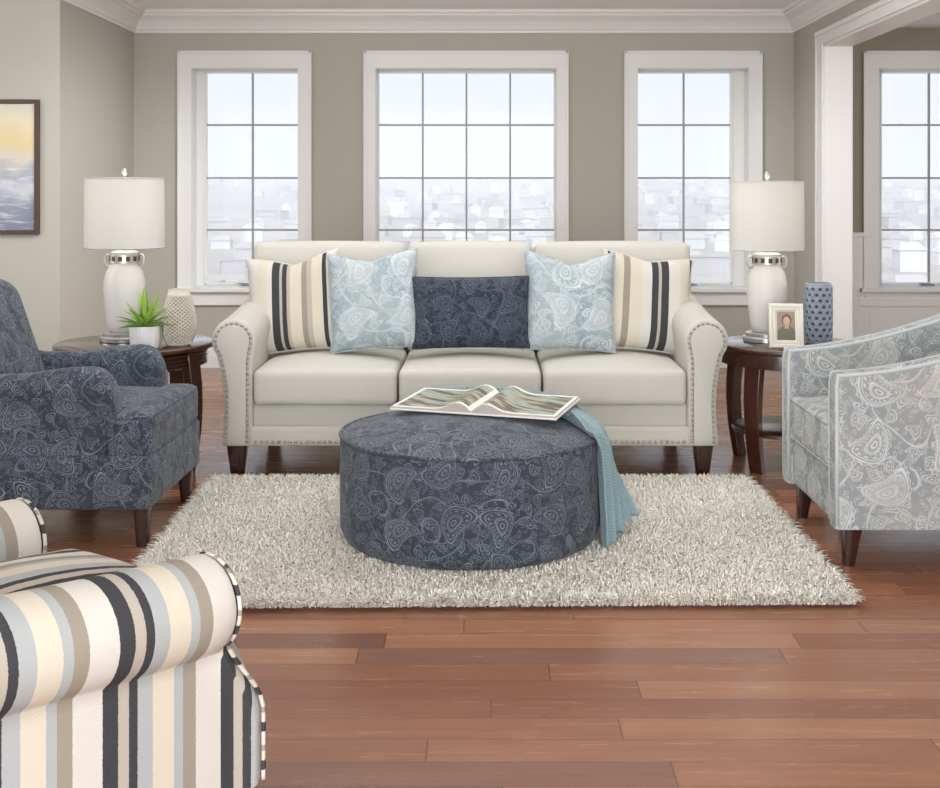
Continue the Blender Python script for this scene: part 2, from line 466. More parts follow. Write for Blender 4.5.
for i, (a, b, nv) in enumerate(WINS):
    g = G(); c = (.093, .080, .092, .105)[i]; y0 = YB - .022; y1 = YB; ct = .118
    g.box(a - c, a, y0, y1, Z0 - .03, Z1 + ct).box(b, b + c, y0, y1, Z0 - .03, Z1 + ct).box(a - .001, b + .001, y0, y1, Z1, Z1 + ct)
    g.box(a - c - .006, a - c + .014, y0 - .008, y0, Z0 - .03, Z1 + ct + .006).box(b + c - .014, b + c + .006, y0 - .008, y0, Z0 - .03, Z1 + ct + .006).box(a - c, b + c, y0 - .008, y0, Z1 + ct - .014, Z1 + ct + .006)
    w = struct(g, 'window_%d' % (i + 1), TRIM, smooth=False, bevel=.002)
    g = G()   # jamb lining
    g.box(a - .010, a + .002, YB, YB + .198, Z0, Z1).box(b - .002, b + .010, YB, YB + .198, Z0, Z1).box(a, b, YB, YB + .198, Z1 - .002, Z1 + .01).box(a, b, YB, YB + .198, Z0 - .01, Z0 + .002)
    g.build('jamb', TRIM, w, smooth=False)
    g = G(); g.box(a - c - .03, b + c + .03, YB - .065, YB + .02, Z0 - .028, Z0).box(a - c, b + c, YB - .024, YB, Z0 - .125, Z0 - .028)
    g.build('sill', TRIM, w, smooth=False, bevel=.004)
    ga, gb = PANES[i]; gz0, gz1 = .598, 2.122; ys = YB + .125
    g = G(); g.box(a, ga, ys, ys + .05, Z0, Z1).box(gb, b, ys, ys + .05, Z0, Z1).box(ga, gb, ys, ys + .05, Z0, gz0).box(ga, gb, ys, ys + .05, gz1, Z1)
    for q0, q1 in ((ga - .012, ga - .0), (gb, gb + .012)): g.box(q0, q1, ys - .010, ys, gz0 - .012, gz1 + .012)
    g.box(ga - .012, gb + .012, ys - .010, ys, gz0 - .012, gz0).box(ga - .012, gb + .012, ys - .010, ys, gz1, gz1 + .012)
    sash = g.build('sash', TRIM, w, smooth=False, bevel=.002)
    g = G(); t = .0065
    for k in range(1, nv): xx = ga + (gb - ga) * k / nv; g.box(xx - t, xx + t, ys + .014, ys + .032, gz0, gz1)
    for zz in (1.25 + 68 / 137.4, 1.25 + 15 / 137.4, 1.25 - 37 / 137.4): g.box(ga, gb, ys + .013, ys + .033, zz - t, zz + t)
    g.build('grille', GRILLE, sash, smooth=False)
    G().box(ga, gb, ys + .036, ys + .040, gz0, gz1).build('pane', GLASS, sash, smooth=False)
    z0 = Z0
    mxx = (a + b) / 2
    g = G().box(mxx - .05, mxx + .05, ys - .012, ys, z0 + .004, z0 + .018); g.tube([(mxx + .03, ys - .014, z0 + .02), (mxx - .07, ys - .022, z0 + .024)], .005)
    g.build('crank_handle', GRILLE, sash, bevel=.002)

# ------------------------------------------------------------------ exterior
def terrain_z(x, y):
    t = (y - 120) / 1900.
    z = -12 - 22 * min(1, max(0, (y - 60) / 250.)) + 60 * max(0, min(1.0, (y - 300) / 1700.)) ** 1.15
    z += 6 * mnoise.noise(Vector((x * .003, y * .003, 0))) * min(1, y / 800.) + 7 * mnoise.noise(Vector((x * .0016 + 5, 3.3, 0))) * max(0, min(1, (y - 900) / 900))
    if y > 2000: z -= (y - 2000) * .06
    return z
gx = [-1500 + i * 50 for i in range(71)]; gy = [30 + 70 * j for j in range(36)]
V = [(x_, y_, terrain_z(x_, y_)) for y_ in gy for x_ in gx]
nx = len(gx)
F = [(j * nx + i, j * nx + i + 1, (j + 1) * nx + i + 1, (j + 1) * nx + i) for j in range(len(gy) - 1) for i in range(nx - 1)]
m = M('dry_hillside').set(rough=1, spec=0)
nz = m.noise(m.obj(), .012, 6, .7)
m.base(m.mix((nz * 3.0 - 1.0).sat(), (.30, .28, .245), (.41, .375, .33)))
tag(mesh('ground', V, F, m.m), kind='structure')
HW = [plain('pale_stucco_%d' % i, c, .9, spec=0) for i, c in enumerate([(.50, .49, .47), (.40, .38, .355), (.56, .55, .54), (.37, .35, .34)])]
HR = [plain('roofing_%d' % i, c, .9, spec=0) for i, c in enumerate([(.33, .30, .285), (.38, .355, .34), (.36, .30, .275), (.46, .45, .44)])]
protos = {}
def house(loc, rz, k, s):
    name = 'house'
    if k not in protos:
        t = thing(name, '', 'house', loc, rz)
        w, d, h = [(14, 10, 6), (20, 11, 5), (11, 11, 9), (26, 14, 8)][k % 4]
        G().box(-w / 2, w / 2, -d / 2, d / 2, -3, h).build('wall', HW[k % 4], t, smooth=False)
        rr = 3.2 if k % 4 != 3 else .5
        g = G(); e = .6
        g.loft([[(-w / 2 - e, -d / 2 - e, h), (w / 2 + e, -d / 2 - e, h), (w / 2 + e, d / 2 + e, h), (-w / 2 - e, d / 2 + e, h)],
                [(-w / 2 + 2, -.3, h + rr), (w / 2 - 2, -.3, h + rr), (w / 2 - 2, .3, h + rr), (-w / 2 + 2, .3, h + rr)]])
        g.build('roof', HR[(k * 3 + 1) % 4], t, smooth=False)
        protos[k] = t
    else:
        t = copy_tree(protos[k]); t.location = loc; t.rotation_euler = (0, 0, rz)
    t.scale = (s, s, s)
    t['label'] = 'small pale house in the hazy valley beyond the windows'; t['group'] = 'houses in the valley beyond the windows'
nh = 0; rr_ = random.Random(5)
bands = [(-2.2, -1.25), (-.85, .56), (1.0, 1.95), (2.75, 3.4)]
spots = []
tries = 0
while nh < 280 and tries < 20000:
    tries += 1
    yy = 330 + 1450 * rr_.random() ** 1.3
    a, b = bands[rr_.choice([0, 1, 1, 1, 2, 2, 3])]
    xx = rr_.uniform(a, b) / YB * yy
    if any((xx - p[0]) ** 2 + (yy - p[1]) ** 2 < 20 ** 2 for p in spots): continue
    spots.append((xx, yy)); k = rr_.randrange(8)
    house((xx, yy, terrain_z(xx, yy)), rr_.uniform(-.5, .5) + (PI / 2 if k > 5 else 0), k, rr_.uniform(.55, .9)); nh += 1

hz = M('valley_haze'); hz.nt.nodes.remove(hz.p)
vs = hz.node('ShaderNodeVolumeScatter'); vs.inputs['Color'].default_value = (.995, .975, .95, 1); vs.inputs['Density'].default_value = .00085
hz.link(vs.outputs[0], hz.out.inputs['Volume'])
tag(G().box(-1480, 1980, 60, 2400, -80, 45).build('haze', hz.m, None, smooth=False), kind='structure')

# ------------------------------------------------------------------ upholstery pieces
def arm_profile(w, r, c, zb, zt, foot=0.0, n=12, neck=.75, tuck=False):
    """(outward, z) polygon of a rolled arm, counter-clockwise when outward points right"""
    zc = zt - r; pts = [(0, zb), (w + foot, zb), (w + foot * .8, zb + .02)]
    a_out = math.radians(-neck * 57.3)
    sx, sz = c + r * math.cos(a_out), zc + r * math.sin(a_out)
    if tuck:
        pts = [(0, zb), (w, zb)] + [(w, zb + (sz - zb) * (.04 + .93 * q / 12.)) for q in range(13)]; n = 26
    for k in range(1, 8 if not tuck else 0):
        t = k / 8.; pts.append(((w + foot * .6 * (1 - t)) * (1 - t ** 3) + sx * t ** 3 - .010 * math.sin(t * PI), zb + .03 + (sz - zb - .03) * t))
    for k in range(n + 1):
        a = a_out + (PI - a_out) * k / n
        pts.append((c + r * math.cos(a), zc + r * math.sin(a)))
    pts += [(c - r + max(0, (r - c)) * .4, zc - r * .35), (0, zc - r * .9)] + ([(0, zb + (zc - zb) * .4)] if not tuck else [(0, zb + (zc - r * .9 - zb) * (1 - q / 12.)) for q in range(1, 12)])
    return pts
def loft_arm(g, stations, side, axis='y'):
    """stations: list of (t, profile, x_off); builds rings; side=+1/-1 mirrors outward"""
    rings = []
    for t, prof, base in stations:
        if axis == 'y': r = [(side * (base + o), t, z) for o, z in prof]
        else: r = [(t, side * (base + o), z) for o, z in prof]
        rings.append(r)
    flip = (side > 0) == (axis == 'x')
    if not flip: rings = [list(reversed(r)) for r in rings]
    g.loft(rings)
def rounded_end(t0, sgn, prof, base, r=.02, n=4):
    """stations that round over the end of an arm at t0 (end face); sgn is the direction towards the end"""
    out = []
    for k in range(n + 1):
        a = PI / 2 * k / n
        out.append((t0 - sgn * r * (1 - math.sin(a)), offs(prof, r * (1 - math.cos(a))) if k else prof, base))
    return out

def pipe_rect(g, x0, x1, y0, y1, z, r, rad=.005, axis='z'):
    pts = rrect(x0, x1, y0, y1, r, z, 4)
    if axis == 'y': pts = [(p[0], z, p[1]) for p in pts]
    g.tube(pts, rad, 5, closed=True)

def taper_leg(parent, x, y, zt, w=.068, wb=.036, lean=(0, 0), mat=None, h0=0.0, name='leg'):
    g = G(); rings = []
    for k in range(6):
        t = k / 5.; ww = (w + (wb - w) * t) / 2; z = zt + .03 - (zt + .03 - h0) * t
        cx, cy = x + lean[0] * t, y + lean[1] * t
        rings.append(list(reversed(rrect(cx - ww, cx + ww, cy - ww, cy + ww, .006, z, 2))))
    g.loft(rings); return g.build(name, mat or DARKWOOD, parent, angle=40)

# ------------------------------------------------------------------ sofa
sofa = thing('sofa', 'cream linen three-seat sofa with rolled arms and nailhead trim under the windows', 'sofa', (-.074, 5.12, 0))
HWD = .945
g = G(); g.puff(0, .47, .27, 1.92, .86, .125, .02).build('seat_rail', LINEN, sofa)
g = G(); g.puff(0, .455, .192, 1.92, .90, .088, .018).build('base_band', LINEN, sofa)
for sd in (-1, 1):
    st = []
    P0 = arm_profile(.135, .098, .082, .148, .705, foot=-.0, neck=.7)
    st += list(reversed(rounded_end(0.0, -1, P0, HWD, .022)))
    for k in range(1, 8):
        t = k / 7.; st.append((.03 + .85 * t, arm_profile(.135, .098, .082, .148, .705 + .085 * t ** 1.3, neck=.7), HWD))
    g = G(); loft_arm(g, st, sd); arm = g.build('arm', LINEN, sofa, angle=60)
    # raised front panel with nails round it
    P0 = [P0[0], P0[1]] + P0[5:]
    g = G(); rings = [[(sd * (HWD + o), yy, z) for o, z in offs(P0, dd)] for yy, dd in ((.004, .024), (-.008, .026), (-.011, .032))]
    if sd < 0: rings = [list(reversed(r)) for r in rings]
    rings = list(reversed(rings)) if False else rings
    g.loft(rings); fp = g.build('front_panel', LINEN, arm, angle=50)
    path = [(sd * (HWD + o), z) for o, z in offs(P0, .020)]
    # open path: from the outer foot up, over the roll, down the inner side
    path = path[1:] + path[:1]
    # shift so that it runs from outer bottom to inner bottom
    nails = resample(path, .0225)
    if sd < 0: nailsL = nails
    else: nailsR = nails
nail_me = None
def nail_mesh(parent, p):
    global nail_me
    if nail_me is None:
        o = G().loft([[(.0075 * c * math.cos(a * PI / 4), -h, .0075 * c * math.sin(a * PI / 4)) for a in range(8)] for c, h in ((1, -.002), (.95, .002), (.6, .0048), (.15, .006))]).build('nail_head', NAIL, parent)
        nail_me = o.data
    else:
        o = bpy.data.objects.new('nail_head', nail_me); link(o, parent)
    o.location = p; return o
cnt = 0; rest = []
for sd, nl in ((-1, nailsL), (1, nailsR)):
    step = 0
    for q in nl:
        p = (q.x, -.004, q.y)
        if cnt < 50 * (1 if sd < 0 else 2): nail_mesh(sofa, p); cnt += 1
        else: rest.append(p)
for k in range(76): rest.append((-.93 + 1.86 * k / 75., .004, .170))
g = G()
for p in rest:
    g.loft([[(p[0] + .0088 * c * math.cos(a * PI / 4), p[1] - h, p[2] + .0088 * c * math.sin(a * PI / 4)) for a in range(8)] for c, h in ((1, -.004), (.95, .002), (.6, .0048), (.15, .006))])
tag(g.build('nail_head', NAIL, sofa), kind='stuff')
# frame back
mt = Matrix.Translation((0, .86, .15)) @ Matrix.Rotation(math.radians(-7), 4, 'X')
g = G().puff(0, 0, .39, 2.06, .14, .80, .05, mat=mt); g.build('back_frame', LINEN, sofa)
for i, (a, b) in enumerate(((-.944, -.316), (-.312, .312), (.316, .944))):
    w = b - a
    g = G().puff((a + b) / 2, .36, .405, w - .004, .74, .155, .028, crown=.035, bulge=.006, n=8)
    c_ = g.build('seat_cushion', LINEN, sofa)
    g = G()
    pipe_rect(g, a + .010, b - .010, .004, .72, .470, .03, .0045); pipe_rect(g, a + .010, b - .010, .004, .72, .337, .03, .0045)
    g.build('piping', LINEN, c_)
for i, (a, b) in enumerate(((-1.085, -.325), (-.322, .302), (.305, 1.085))):
    w = b - a
    mt = Matrix.Translation(((a + b) / 2, .72, .46)) @ Matrix.Rotation(math.radians(-10), 4, 'X')
    g = G().puff(0, 0, .27, w - .004, .20, .545, .04, bulge=.03, crown=.012, n=8, mat=mt)
    c_ = g.build('back_cushion', LINEN, sofa)
    g = G(); g.tube([mt @ Vector(p) for p in [(-w / 2 + .01, -.052, .1)] + [(-w / 2 + .014 + (.03 * (1 - math.cos(k * PI / 8))) , -.056, .48 + .044 * math.sin(k * PI / 8)) for k in range(5)] + [(w / 2 - .044 + .03 * math.sin(k * PI / 8) , -.056, .48 + .044 * math.cos(k * PI / 8)) for k in range(5)] + [(w / 2 - .01, -.052, .1)]], .0045)
    g.build('piping', LINEN, c_)
for lx, ly in ((-1.02, .06), (1.02, .06), (-1.0, .84), (1.0, .84)): taper_leg(sofa, lx, ly, .15, .088, .050)

# ------------------------------------------------------------------ throw pillows
def pillow(name, label, px, pz, Y, w, h, T, mat, tilt=12, roll=0, yaw=0, dip=0.0, ear=.06, seed=0, uvrot=False, uvo=(0, 0), group=None, fringe=False, pipe=None):
    """px, pz: centre in metres (world x, z)"""
    t = thing(name, label, 'pillow', (px, Y, pz), 0)
    t.rotation_euler = (math.radians(-tilt), math.radians(roll), math.radians(yaw))
    N = 22; rn = random.Random(seed); V = []; F = []; UV = []
    def outl(u, v):
        x = u * w / 2 * (1 - ear * (1 - v * v) ) ; z = v * h / 2 * (1 - ear * (1 - u * u))
        if v > 0: z -= dip * (1 - abs(u)) ** 1.5 * v ** 2 * (1 - .25 * math.cos(u * 3 + seed))
        z -= .015 * (abs(u) ** 3) * 0
        return x, z
    for sgn in (-1, 1):
        for j in range(N + 1):
            for i in range(N + 1):
                u = math.sin((i / N * 2 - 1) * PI / 2); v = math.sin((j / N * 2 - 1) * PI / 2)
                x, z = outl(u, v)
                th = T / 2 * max(0, (1 - u ** 4)) ** .45 * max(0, (1 - v ** 4)) ** .45 * (1 - .12 * v)
                th += .006 * mnoise.noise(Vector((u * 2.5 + seed, v * 2.5, sgn))) * (1 - u * u) * (1 - v * v) - (dip * .35 * max(0, v) * math.exp(-u * u * 6)) * (1 - v ** 4)
                V.append((x, sgn * max(th, .003), z)); 
                q = (x + uvo[0], z + uvo[1]); UV.append((q[1], q[0]) if uvrot else q)
    n = N + 1
    for s_ in (0, 1):
        b = s_ * n * n
        for j in range(N):
            for i in range(N):
                q = (b + j * n + i, b + j * n + i + 1, b + (j + 1) * n + i + 1, b + (j + 1) * n + i)
                F.append(q if s_ == 0 else tuple(reversed(q)))
    ring = [(i, 0) for i in range(N)] + [(N, j) for j in range(N)] + [(N - i, N) for i in range(N)] + [(0, N - j) for j in range(N)]
    for (a, b) in zip(ring, ring[1:] + ring[:1]):
        ia, ib = a[1] * n + a[0], b[1] * n + b[0]
        F.append((ib, ia, ia + n * n, ib + n * n))
    mesh('cushion_cover', V, F, mat, t, uv=UV)
    pts = [((V[a[1] * n + a[0]][0]), 0, V[a[1] * n + a[0]][2]) for a in ring]
    G().tube(pts, .0055, 5, closed=True).build('piping', pipe or mat, t)
    if fringe:
        g = G()
        for a in pts[len(pts) * 3 // 4:] if fringe == 'L' else pts[N:2 * N]:
            for k in range(3):
                s_ = -1 if fringe == 'L' else 1
                g.tube([a, (a[0] + s_ * rn.uniform(.008, .016), rn.uniform(-.01, .004), a[2] + rn.uniform(-.014, .014))], [.002, .0008], 4)
        g.build('fringe', pipe or mat, t)
    return t
def PX(px, Y): return (px - 487) / S_PX * Y
def PZ(py, Y): return 1.25 - (py - 193) / S_PX * Y
SP1 = stripes('pillow_stripe_a', .40, [(0, OFFW), (.10, CREAM), (.22, OFFW), (.285, CHAR), (.375, BEIGE), (.405, CHAR), (.46, BEIGE), (.50, CREAM), (.64, TAUPE), (.70, BEIGE), (.76, CREAM), (.885, CHAR), (.93, OFFW)], off=.5)
SP2 = stripes('pillow_stripe_b', .40, [(0, CHAR), (.035, OFFW), (.10, CREAM), (.18, TAUPE), (.26, CREAM), (.40, OFFW), (.52, CHAR), (.60, BEIGE), (.635, CHAR), (.725, OFFW), (.86, CREAM), (.94, OFFW)], off=.5)
CREAMPIPE = plain('cream_cord', (.66, .62, .54), .9); CHARPIPE = plain('charcoal_cord', (.03, .034, .045), .9)
pillow('throw_pillow', 'cream throw pillow with dark stripes leaning on the left sofa arm', PX(294, 5.55), PZ(303, 5.55), 5.56, .445, .47, .15, SP1, tilt=16, roll=-7, yaw=-6, dip=.04, seed=2, fringe='L', pipe=CREAMPIPE)
pillow('throw_pillow', 'cream throw pillow with dark stripes leaning on the right sofa arm', PX(646, 5.55), PZ(303, 5.55), 5.56, .43, .465, .15, SP2, tilt=16, roll=7, yaw=6, dip=.02, seed=3, fringe='R', pipe=CREAMPIPE)
pillow('throw_pillow', 'aqua paisley throw pillow left of the dark lumbar pillow', PX(375, 5.47), PZ(300, 5.47), 5.46, .42, .465, .15, LIGHTP2, tilt=16, roll=-4, yaw=2, dip=.045, seed=5, uvo=(.1, .3))
pillow('throw_pillow', 'aqua paisley throw pillow right of the dark lumbar pillow', PX(569, 5.47), PZ(301, 5.47), 5.46, .42, .465, .15, LIGHTP2, tilt=16, roll=1, yaw=-3, dip=.055, seed=8, uvo=(1.3, .9))
pillow('lumbar_pillow', 'navy paisley lumbar pillow in the middle of the cream sofa', PX(471, 5.42), PZ(312, 5.42), 5.41, .53, .325, .15, DARKP2, tilt=12, roll=-.5, ear=.04, dip=0, seed=11)

# ------------------------------------------------------------------ rug
rx0, rx1, ry0, ry1 = -1.20, 1.115, 3.57, 5.10
rug = thing('rug', 'cream shag rug on the wood floor under the round ottoman', 'rug', (0, 0, 0))
RUGC = plain('rug_backing', (.42, .38, .31), .95)
CORN = [(-1.13, 3.52), (1.115, 3.56), (1.115, 5.09), (-1.175, 5.09)]
G().loft([[(p[0], p[1], z) for p in [(-1.11, 3.55), (1.09, 3.59), (1.09, 5.07), (-1.17, 5.07)]] for z in (0.001, .010)]).build('backing', RUGC, rug, smooth=False)
rs = np.random.RandomState(3)
NT = 120000
u = rs.rand(NT); v = rs.rand(NT)
C = np.array(CORN)
bx = (C[0] * ((1 - u) * (1 - v))[:, None] + C[1] * (u * (1 - v))[:, None] + C[2] * (u * v)[:, None] + C[3] * ((1 - u) * v)[:, None])
fr = lambda a, b, c, k: np.sin(bx[:, 0] * a + bx[:, 1] * b + c) * k
lx = fr(9, 5, 0, .25) + fr(23, -17, 2, .3) + fr(-61, 47, 1, .4) + fr(91, 110, 4, .5) + rs.randn(NT) * .8
ly = fr(7, -8, 1, .25) + fr(19, 27, 5, .3) + fr(57, -61, 3, .4) + fr(-103, 86, 2, .5) - .2 + rs.randn(NT) * .8
edge = np.clip((np.abs(u - .5) - .485) / .015, 0, 1) * np.sign(u - .5); lx += edge * 1.4
edge = np.clip((np.abs(v - .5) - .475) / .02, 0, 1) * np.sign(v - .5); ly += edge * 2.0
bx = bx[:, :2]
L = .034 * (.75 + .5 * rs.rand(NT)); lean = .62
nrm = np.sqrt(lx ** 2 + ly ** 2) + 1e-6; k_ = np.minimum(nrm, 1.7) / nrm; lx *= k_; ly *= k_
levels = [(0, 0, .0026), (.45, .12, .0030), (.85, .50, .0028), (.93, 1.0, .0016)]
K = 3; verts = np.empty((NT, len(levels) * K, 3), 'f'); a0 = rs.rand(NT) * 6.28
for li, (hz, hl, rad) in enumerate(levels):
    zz = .008 + L * hz * (1 / np.sqrt(1 + (lean * nrm * k_) ** 2)); xx = bx[:, 0] + lx * L * hl * lean; yy = bx[:, 1] + ly * L * hl * lean
    if li == 3: zz = zz - .004 * rs.rand(NT)
    for k in range(K):
        a = a0 + 2 * PI * k / K
        verts[:, li * K + k, 0] = xx + rad * np.cos(a); verts[:, li * K + k, 1] = yy + rad * np.sin(a); verts[:, li * K + k, 2] = zz
fl = []
for li in range(len(levels) - 1):
    for k in range(K):
        k2 = (k + 1) % K; fl.append((li * K + k, li * K + k2, (li + 1) * K + k2, (li + 1) * K + k))
fl = np.array(fl, 'i'); nf = len(fl)
faces = (fl[None] + (np.arange(NT, dtype='i') * len(levels) * K)[:, None, None]).reshape(-1)
me = bpy.data.meshes.new('pile'); me.vertices.add(NT * len(levels) * K); me.vertices.foreach_set('co', verts.reshape(-1))
me.loops.add(len(faces)); me.loops.foreach_set('vertex_index', faces)
me.polygons.add(NT * nf); me.polygons.foreach_set('loop_start', np.arange(NT * nf, dtype='i') * 4); me.polygons.foreach_set('loop_total', np.full(NT * nf, 4, 'i'))
me.polygons.foreach_set('use_smooth', np.ones(NT * nf, bool)); me.update(calc_edges=True)
m = M('shag_yarn').set(rough=.95, spec=.1)
m.base(m.mix(m.noise(m.obj(), 55, 3), (.97, .92, .80), (1.0, .985, .91)))
me.materials.append(m.m); po = bpy.data.objects.new('pile', me); link(po, rug); tag(po, kind='stuff')

# ------------------------------------------------------------------ ottoman
OX, OY, OR = -.06, 4.22, .462
ott = thing('ottoman', 'round dark blue paisley ottoman standing on the shag rug', 'ottoman', (OX, OY, 0))
def dome(r): return .402 + .060 * max(0, 1 - (r / (OR - .01)) ** 2.4)
N = 72
prof = [(OR - .045, .034), (OR - .022, .040), (OR - .008, .062)] + [(OR + .002 * math.sin(k / 10 * PI), .08 + .30 * k / 10) for k in range(11)] + [(OR - .004, .392), (OR - .010, .398)]
V = []; F = []; UV = []
for j, (r, z) in enumerate(prof):
    for k in range(N + 1):
        a = 2 * PI * k / N; V.append((r * math.cos(a), r * math.sin(a), z)); UV.append((a * OR * .97, z))
for j in range(len(prof) - 1):
    for k in range(N): q = j * (N + 1) + k; F.append((q, q + 1, q + N + 2, q + N + 1))
b = len(V)
mesh('side_panel', V, F, DARKP, ott, uv=UV)
V = [(0, 0, dome(0))]; F = []
R_ = [OR * q for q in (.1, .25, .4, .55, .7, .8, .88, .94, .975)] + [OR - .004]
for r in R_:
    for k in range(N): a = 2 * PI * k / N; V.append((r * math.cos(a), r * math.sin(a), dome(r) if r < OR - .005 else .396))
for k in range(N): F.append((0, 1 + k, 1 + (k + 1) % N))
for j in range(len(R_) - 1):
    for k in range(N): F.append((1 + j * N + k, 1 + (j + 1) * N + k, 1 + (j + 1) * N + (k + 1) % N, 1 + j * N + (k + 1) % N))
mesh('top_cushion', V, F, DARKP, ott)
G().tube([((OR - .001) * math.cos(2 * PI * k / N), (OR - .001) * math.sin(2 * PI * k / N), .399) for k in range(N)], .0065, 6, closed=True).build('piping', DARKP, ott)

# ------------------------------------------------------------------ throw blanket
TEAL = M('ribbed_teal_knit').set(rough=.95, spec=.15, sheen=.2)
x, y, z = TEAL.sep(TEAL.uv())
kn = (x * 520.0).sin() * (y * 700.0).sin() * .5 + TEAL.noise(TEAL.uv(), 160, 2)
TEAL.base(TEAL.mix(kn * .6, (.20, .31, .34), (.40, .51, .53))); TEAL.bump(kn, .5, .002); TEAL = TEAL.m
def top_z(x, y): return dome(math.hypot(x - OX, y - OY))
cl = [(-.27, 4.53), (-.12, 4.565), (.06, 4.545), (.20, 4.46), (.30, 4.33)]
V = []; UV = []; NU, NV = 64, 90
def blanket(u, v):
    """u along the length 0..1, v across -1..1 (-1 = the edge nearest the camera)"""
    ang = math.radians(-24 + 27 * (v + 1))           # around the ottoman where it hangs
    rib = .5 + .5 * math.cos((v + 1) * PI * 4.5)
    fold = .5 + .5 * math.cos((v + 1) * PI * 2.6 + .6)
    if u < .52:
        t = u / .52; s = t * (len(cl) - 1); i = min(int(s), len(cl) - 2); f = s - i
        def cr(k):
            p = [cl[max(0, min(len(cl) - 1, i + q))][k] for q in (-1, 0, 1, 2)]
            return .5 * (2 * p[1] + (p[2] - p[0]) * f + (2 * p[0] - 5 * p[1] + 4 * p[2] - p[3]) * f * f + (3 * p[1] - p[0] - 3 * p[2] + p[3]) * f ** 3)
        cx_, cy_ = cr(0), cr(1)
        # width direction blends from +Y to the tangent of the rim
        hw = .115
        dx, dy = 0.0 - .0 * t, 1.0
        x1, y1 = cx_ + v * hw * dx, cy_ + v * hw * dy
        w = max(0, (t - .35) / .65) ** 1.5
        x2, y2 = OX + OR * .96 * math.cos(ang), OY + OR * .96 * math.sin(ang)
        x, y = x1 * (1 - w) + x2 * w, y1 * (1 - w) + y2 * w
        r = math.hypot(x - OX, y - OY)
        if r > OR * .965: x, y = OX + (x - OX) * OR * .965 / r, OY + (y - OY) * OR * .965 / r
        z = top_z(x, y) + .006 + .016 * rib + (.050 * fold + .012 * math.sin(t * 5 + v * 2) ** 2) * min(1, (1 - t) * 2.5 + .25)
        bx_, by_ = x + .055, y - 4.16; cb_, sb_ = math.cos(math.radians(19)), math.sin(math.radians(19))
        lx_, ly_ = bx_ * cb_ - by_ * sb_, bx_ * sb_ + by_ * cb_
        if abs(lx_) < .335 and -.03 < ly_ < .345: z = min(z, .472 + ly_ * .0524 - .014)
        return (x, y, z)
    t = (u - .52) / .48
    bend = min(1, t / .16)
    x0_, y0_, z0 = top_end(v)
    r = OR * .96 + .036 * math.sin(bend * PI / 2)
    x1_, y1_ = OX + r * math.cos(ang), OY + r * math.sin(ang)
    q = v * .5 + .5
    x2_, y2_ = .40 + .138 * q, 4.02 + .26 * q
    zig = math.cos((v + 1) * PI * 4) * .017 * min(1, t * 4 + .3)
    w = max(0, (t - .05) / .95) ** .8
    x = x1_ * (1 - w) + x2_ * w + zig * .85 * bend; y = y1_ * (1 - w) + y2_ * w - zig * .55 * bend
    z = z0 - (1 - math.cos(bend * PI / 2)) * .03 - max(0, t - .06) / .94 * (.335 - .035 * v)
    return (x, y, z)
def top_end(v): return blanket(.5199, v)
for j in range(NU + 1):
    for i in range(NV + 1):
        V.append(blanket(j / NU, i / NV * 2 - 1)); UV.append((j / NU * .9, i / NV * .28))
F = [(j * (NV + 1) + i, j * (NV + 1) + i + 1, (j + 1) * (NV + 1) + i + 1, (j + 1) * (NV + 1) + i) for j in range(NU) for i in range(NV)]
o = mesh('throw_blanket', V, F, TEAL, uv=UV)
sd = o.modifiers.new('s', 'SOLIDIFY'); sd.thickness = .007; sd.offset = 1
tag(o, 'light teal ribbed knit throw draped over the right side of the round ottoman', 'blanket')

# ------------------------------------------------------------------ open magazine
bk = thing('open_book', 'open picture book lying on the ottoman and the teal throw', 'book', (-.055, 4.16, .472), math.radians(-19))
bk.rotation_euler = (math.radians(3), 0, math.radians(-19))
EDGE = plain('shaded_page_edges', (.50, .46, .41), .8)  # grey-brown puts the shade under the page hump into the colour
PAPER = plain('page_paper', (.86, .85, .82), .5)
pm = M('printed_page').set(rough=.4)
x, y, z = pm.sep(pm.obj())
nz = pm.noise(pm.comb(x * 2.0, y * 9.0 + x * 4.0, 0.0), 3, 4)
cr = pm.node('ShaderNodeValToRGB'); pm.link(nz, cr.inputs[0]); r = cr.color_ramp
for i, (p, c) in enumerate([(.3, (.07, .06, .045)), (.44, (.17, .14, .10)), (.5, (.42, .40, .27)), (.58, (.36, .48, .43)), (.7, (.20, .22, .19))]):
    e = r.elements[i] if i < 2 else r.elements.new(p); e.position = p; e.color = c + (1,)
mg = ((x.ab() - .155).ab().lt(.138)) * ((y - .16).ab().lt(.142))
pm.base(pm.mix(mg, (.86, .85, .82), cr.outputs[0])); PRINT = pm.m
def page_z(s): # s 0..1 from the spine outwards
    return .009 + .027 * math.exp(-((s - .17) / .15) ** 2) - .009 * math.exp(-(s / .04) ** 2) + .012 * (1 - s) ** 3 * 0
for sd, nm in ((-1, 'page_block'), (1, 'page_block')):
    g = G(); W_, H_ = .305, .32; rings = []
    for k in range(17):
        s = k / 16.; x = sd * (.002 + W_ * s); z = page_z(s)
        rings.append([(x, 0, .002), (x, H_, .002), (x, H_, z), (x, 0, z)])
    if sd > 0: rings = [list(reversed(r)) for r in rings]
    g.loft(rings); g.m = [1 if abs(0) < 1 and all(abs(g.v[i][2] - page_z((abs(g.v[i][0]) - .002) / W_)) < 1e-6 for i in q) else 0 for q in g.f]
    g.build(nm, [EDGE, PRINT], bk, angle=40)
G().box(-.312, .312, -.004, .324, -.003, .002).build('cover', PAPER, bk, smooth=False)

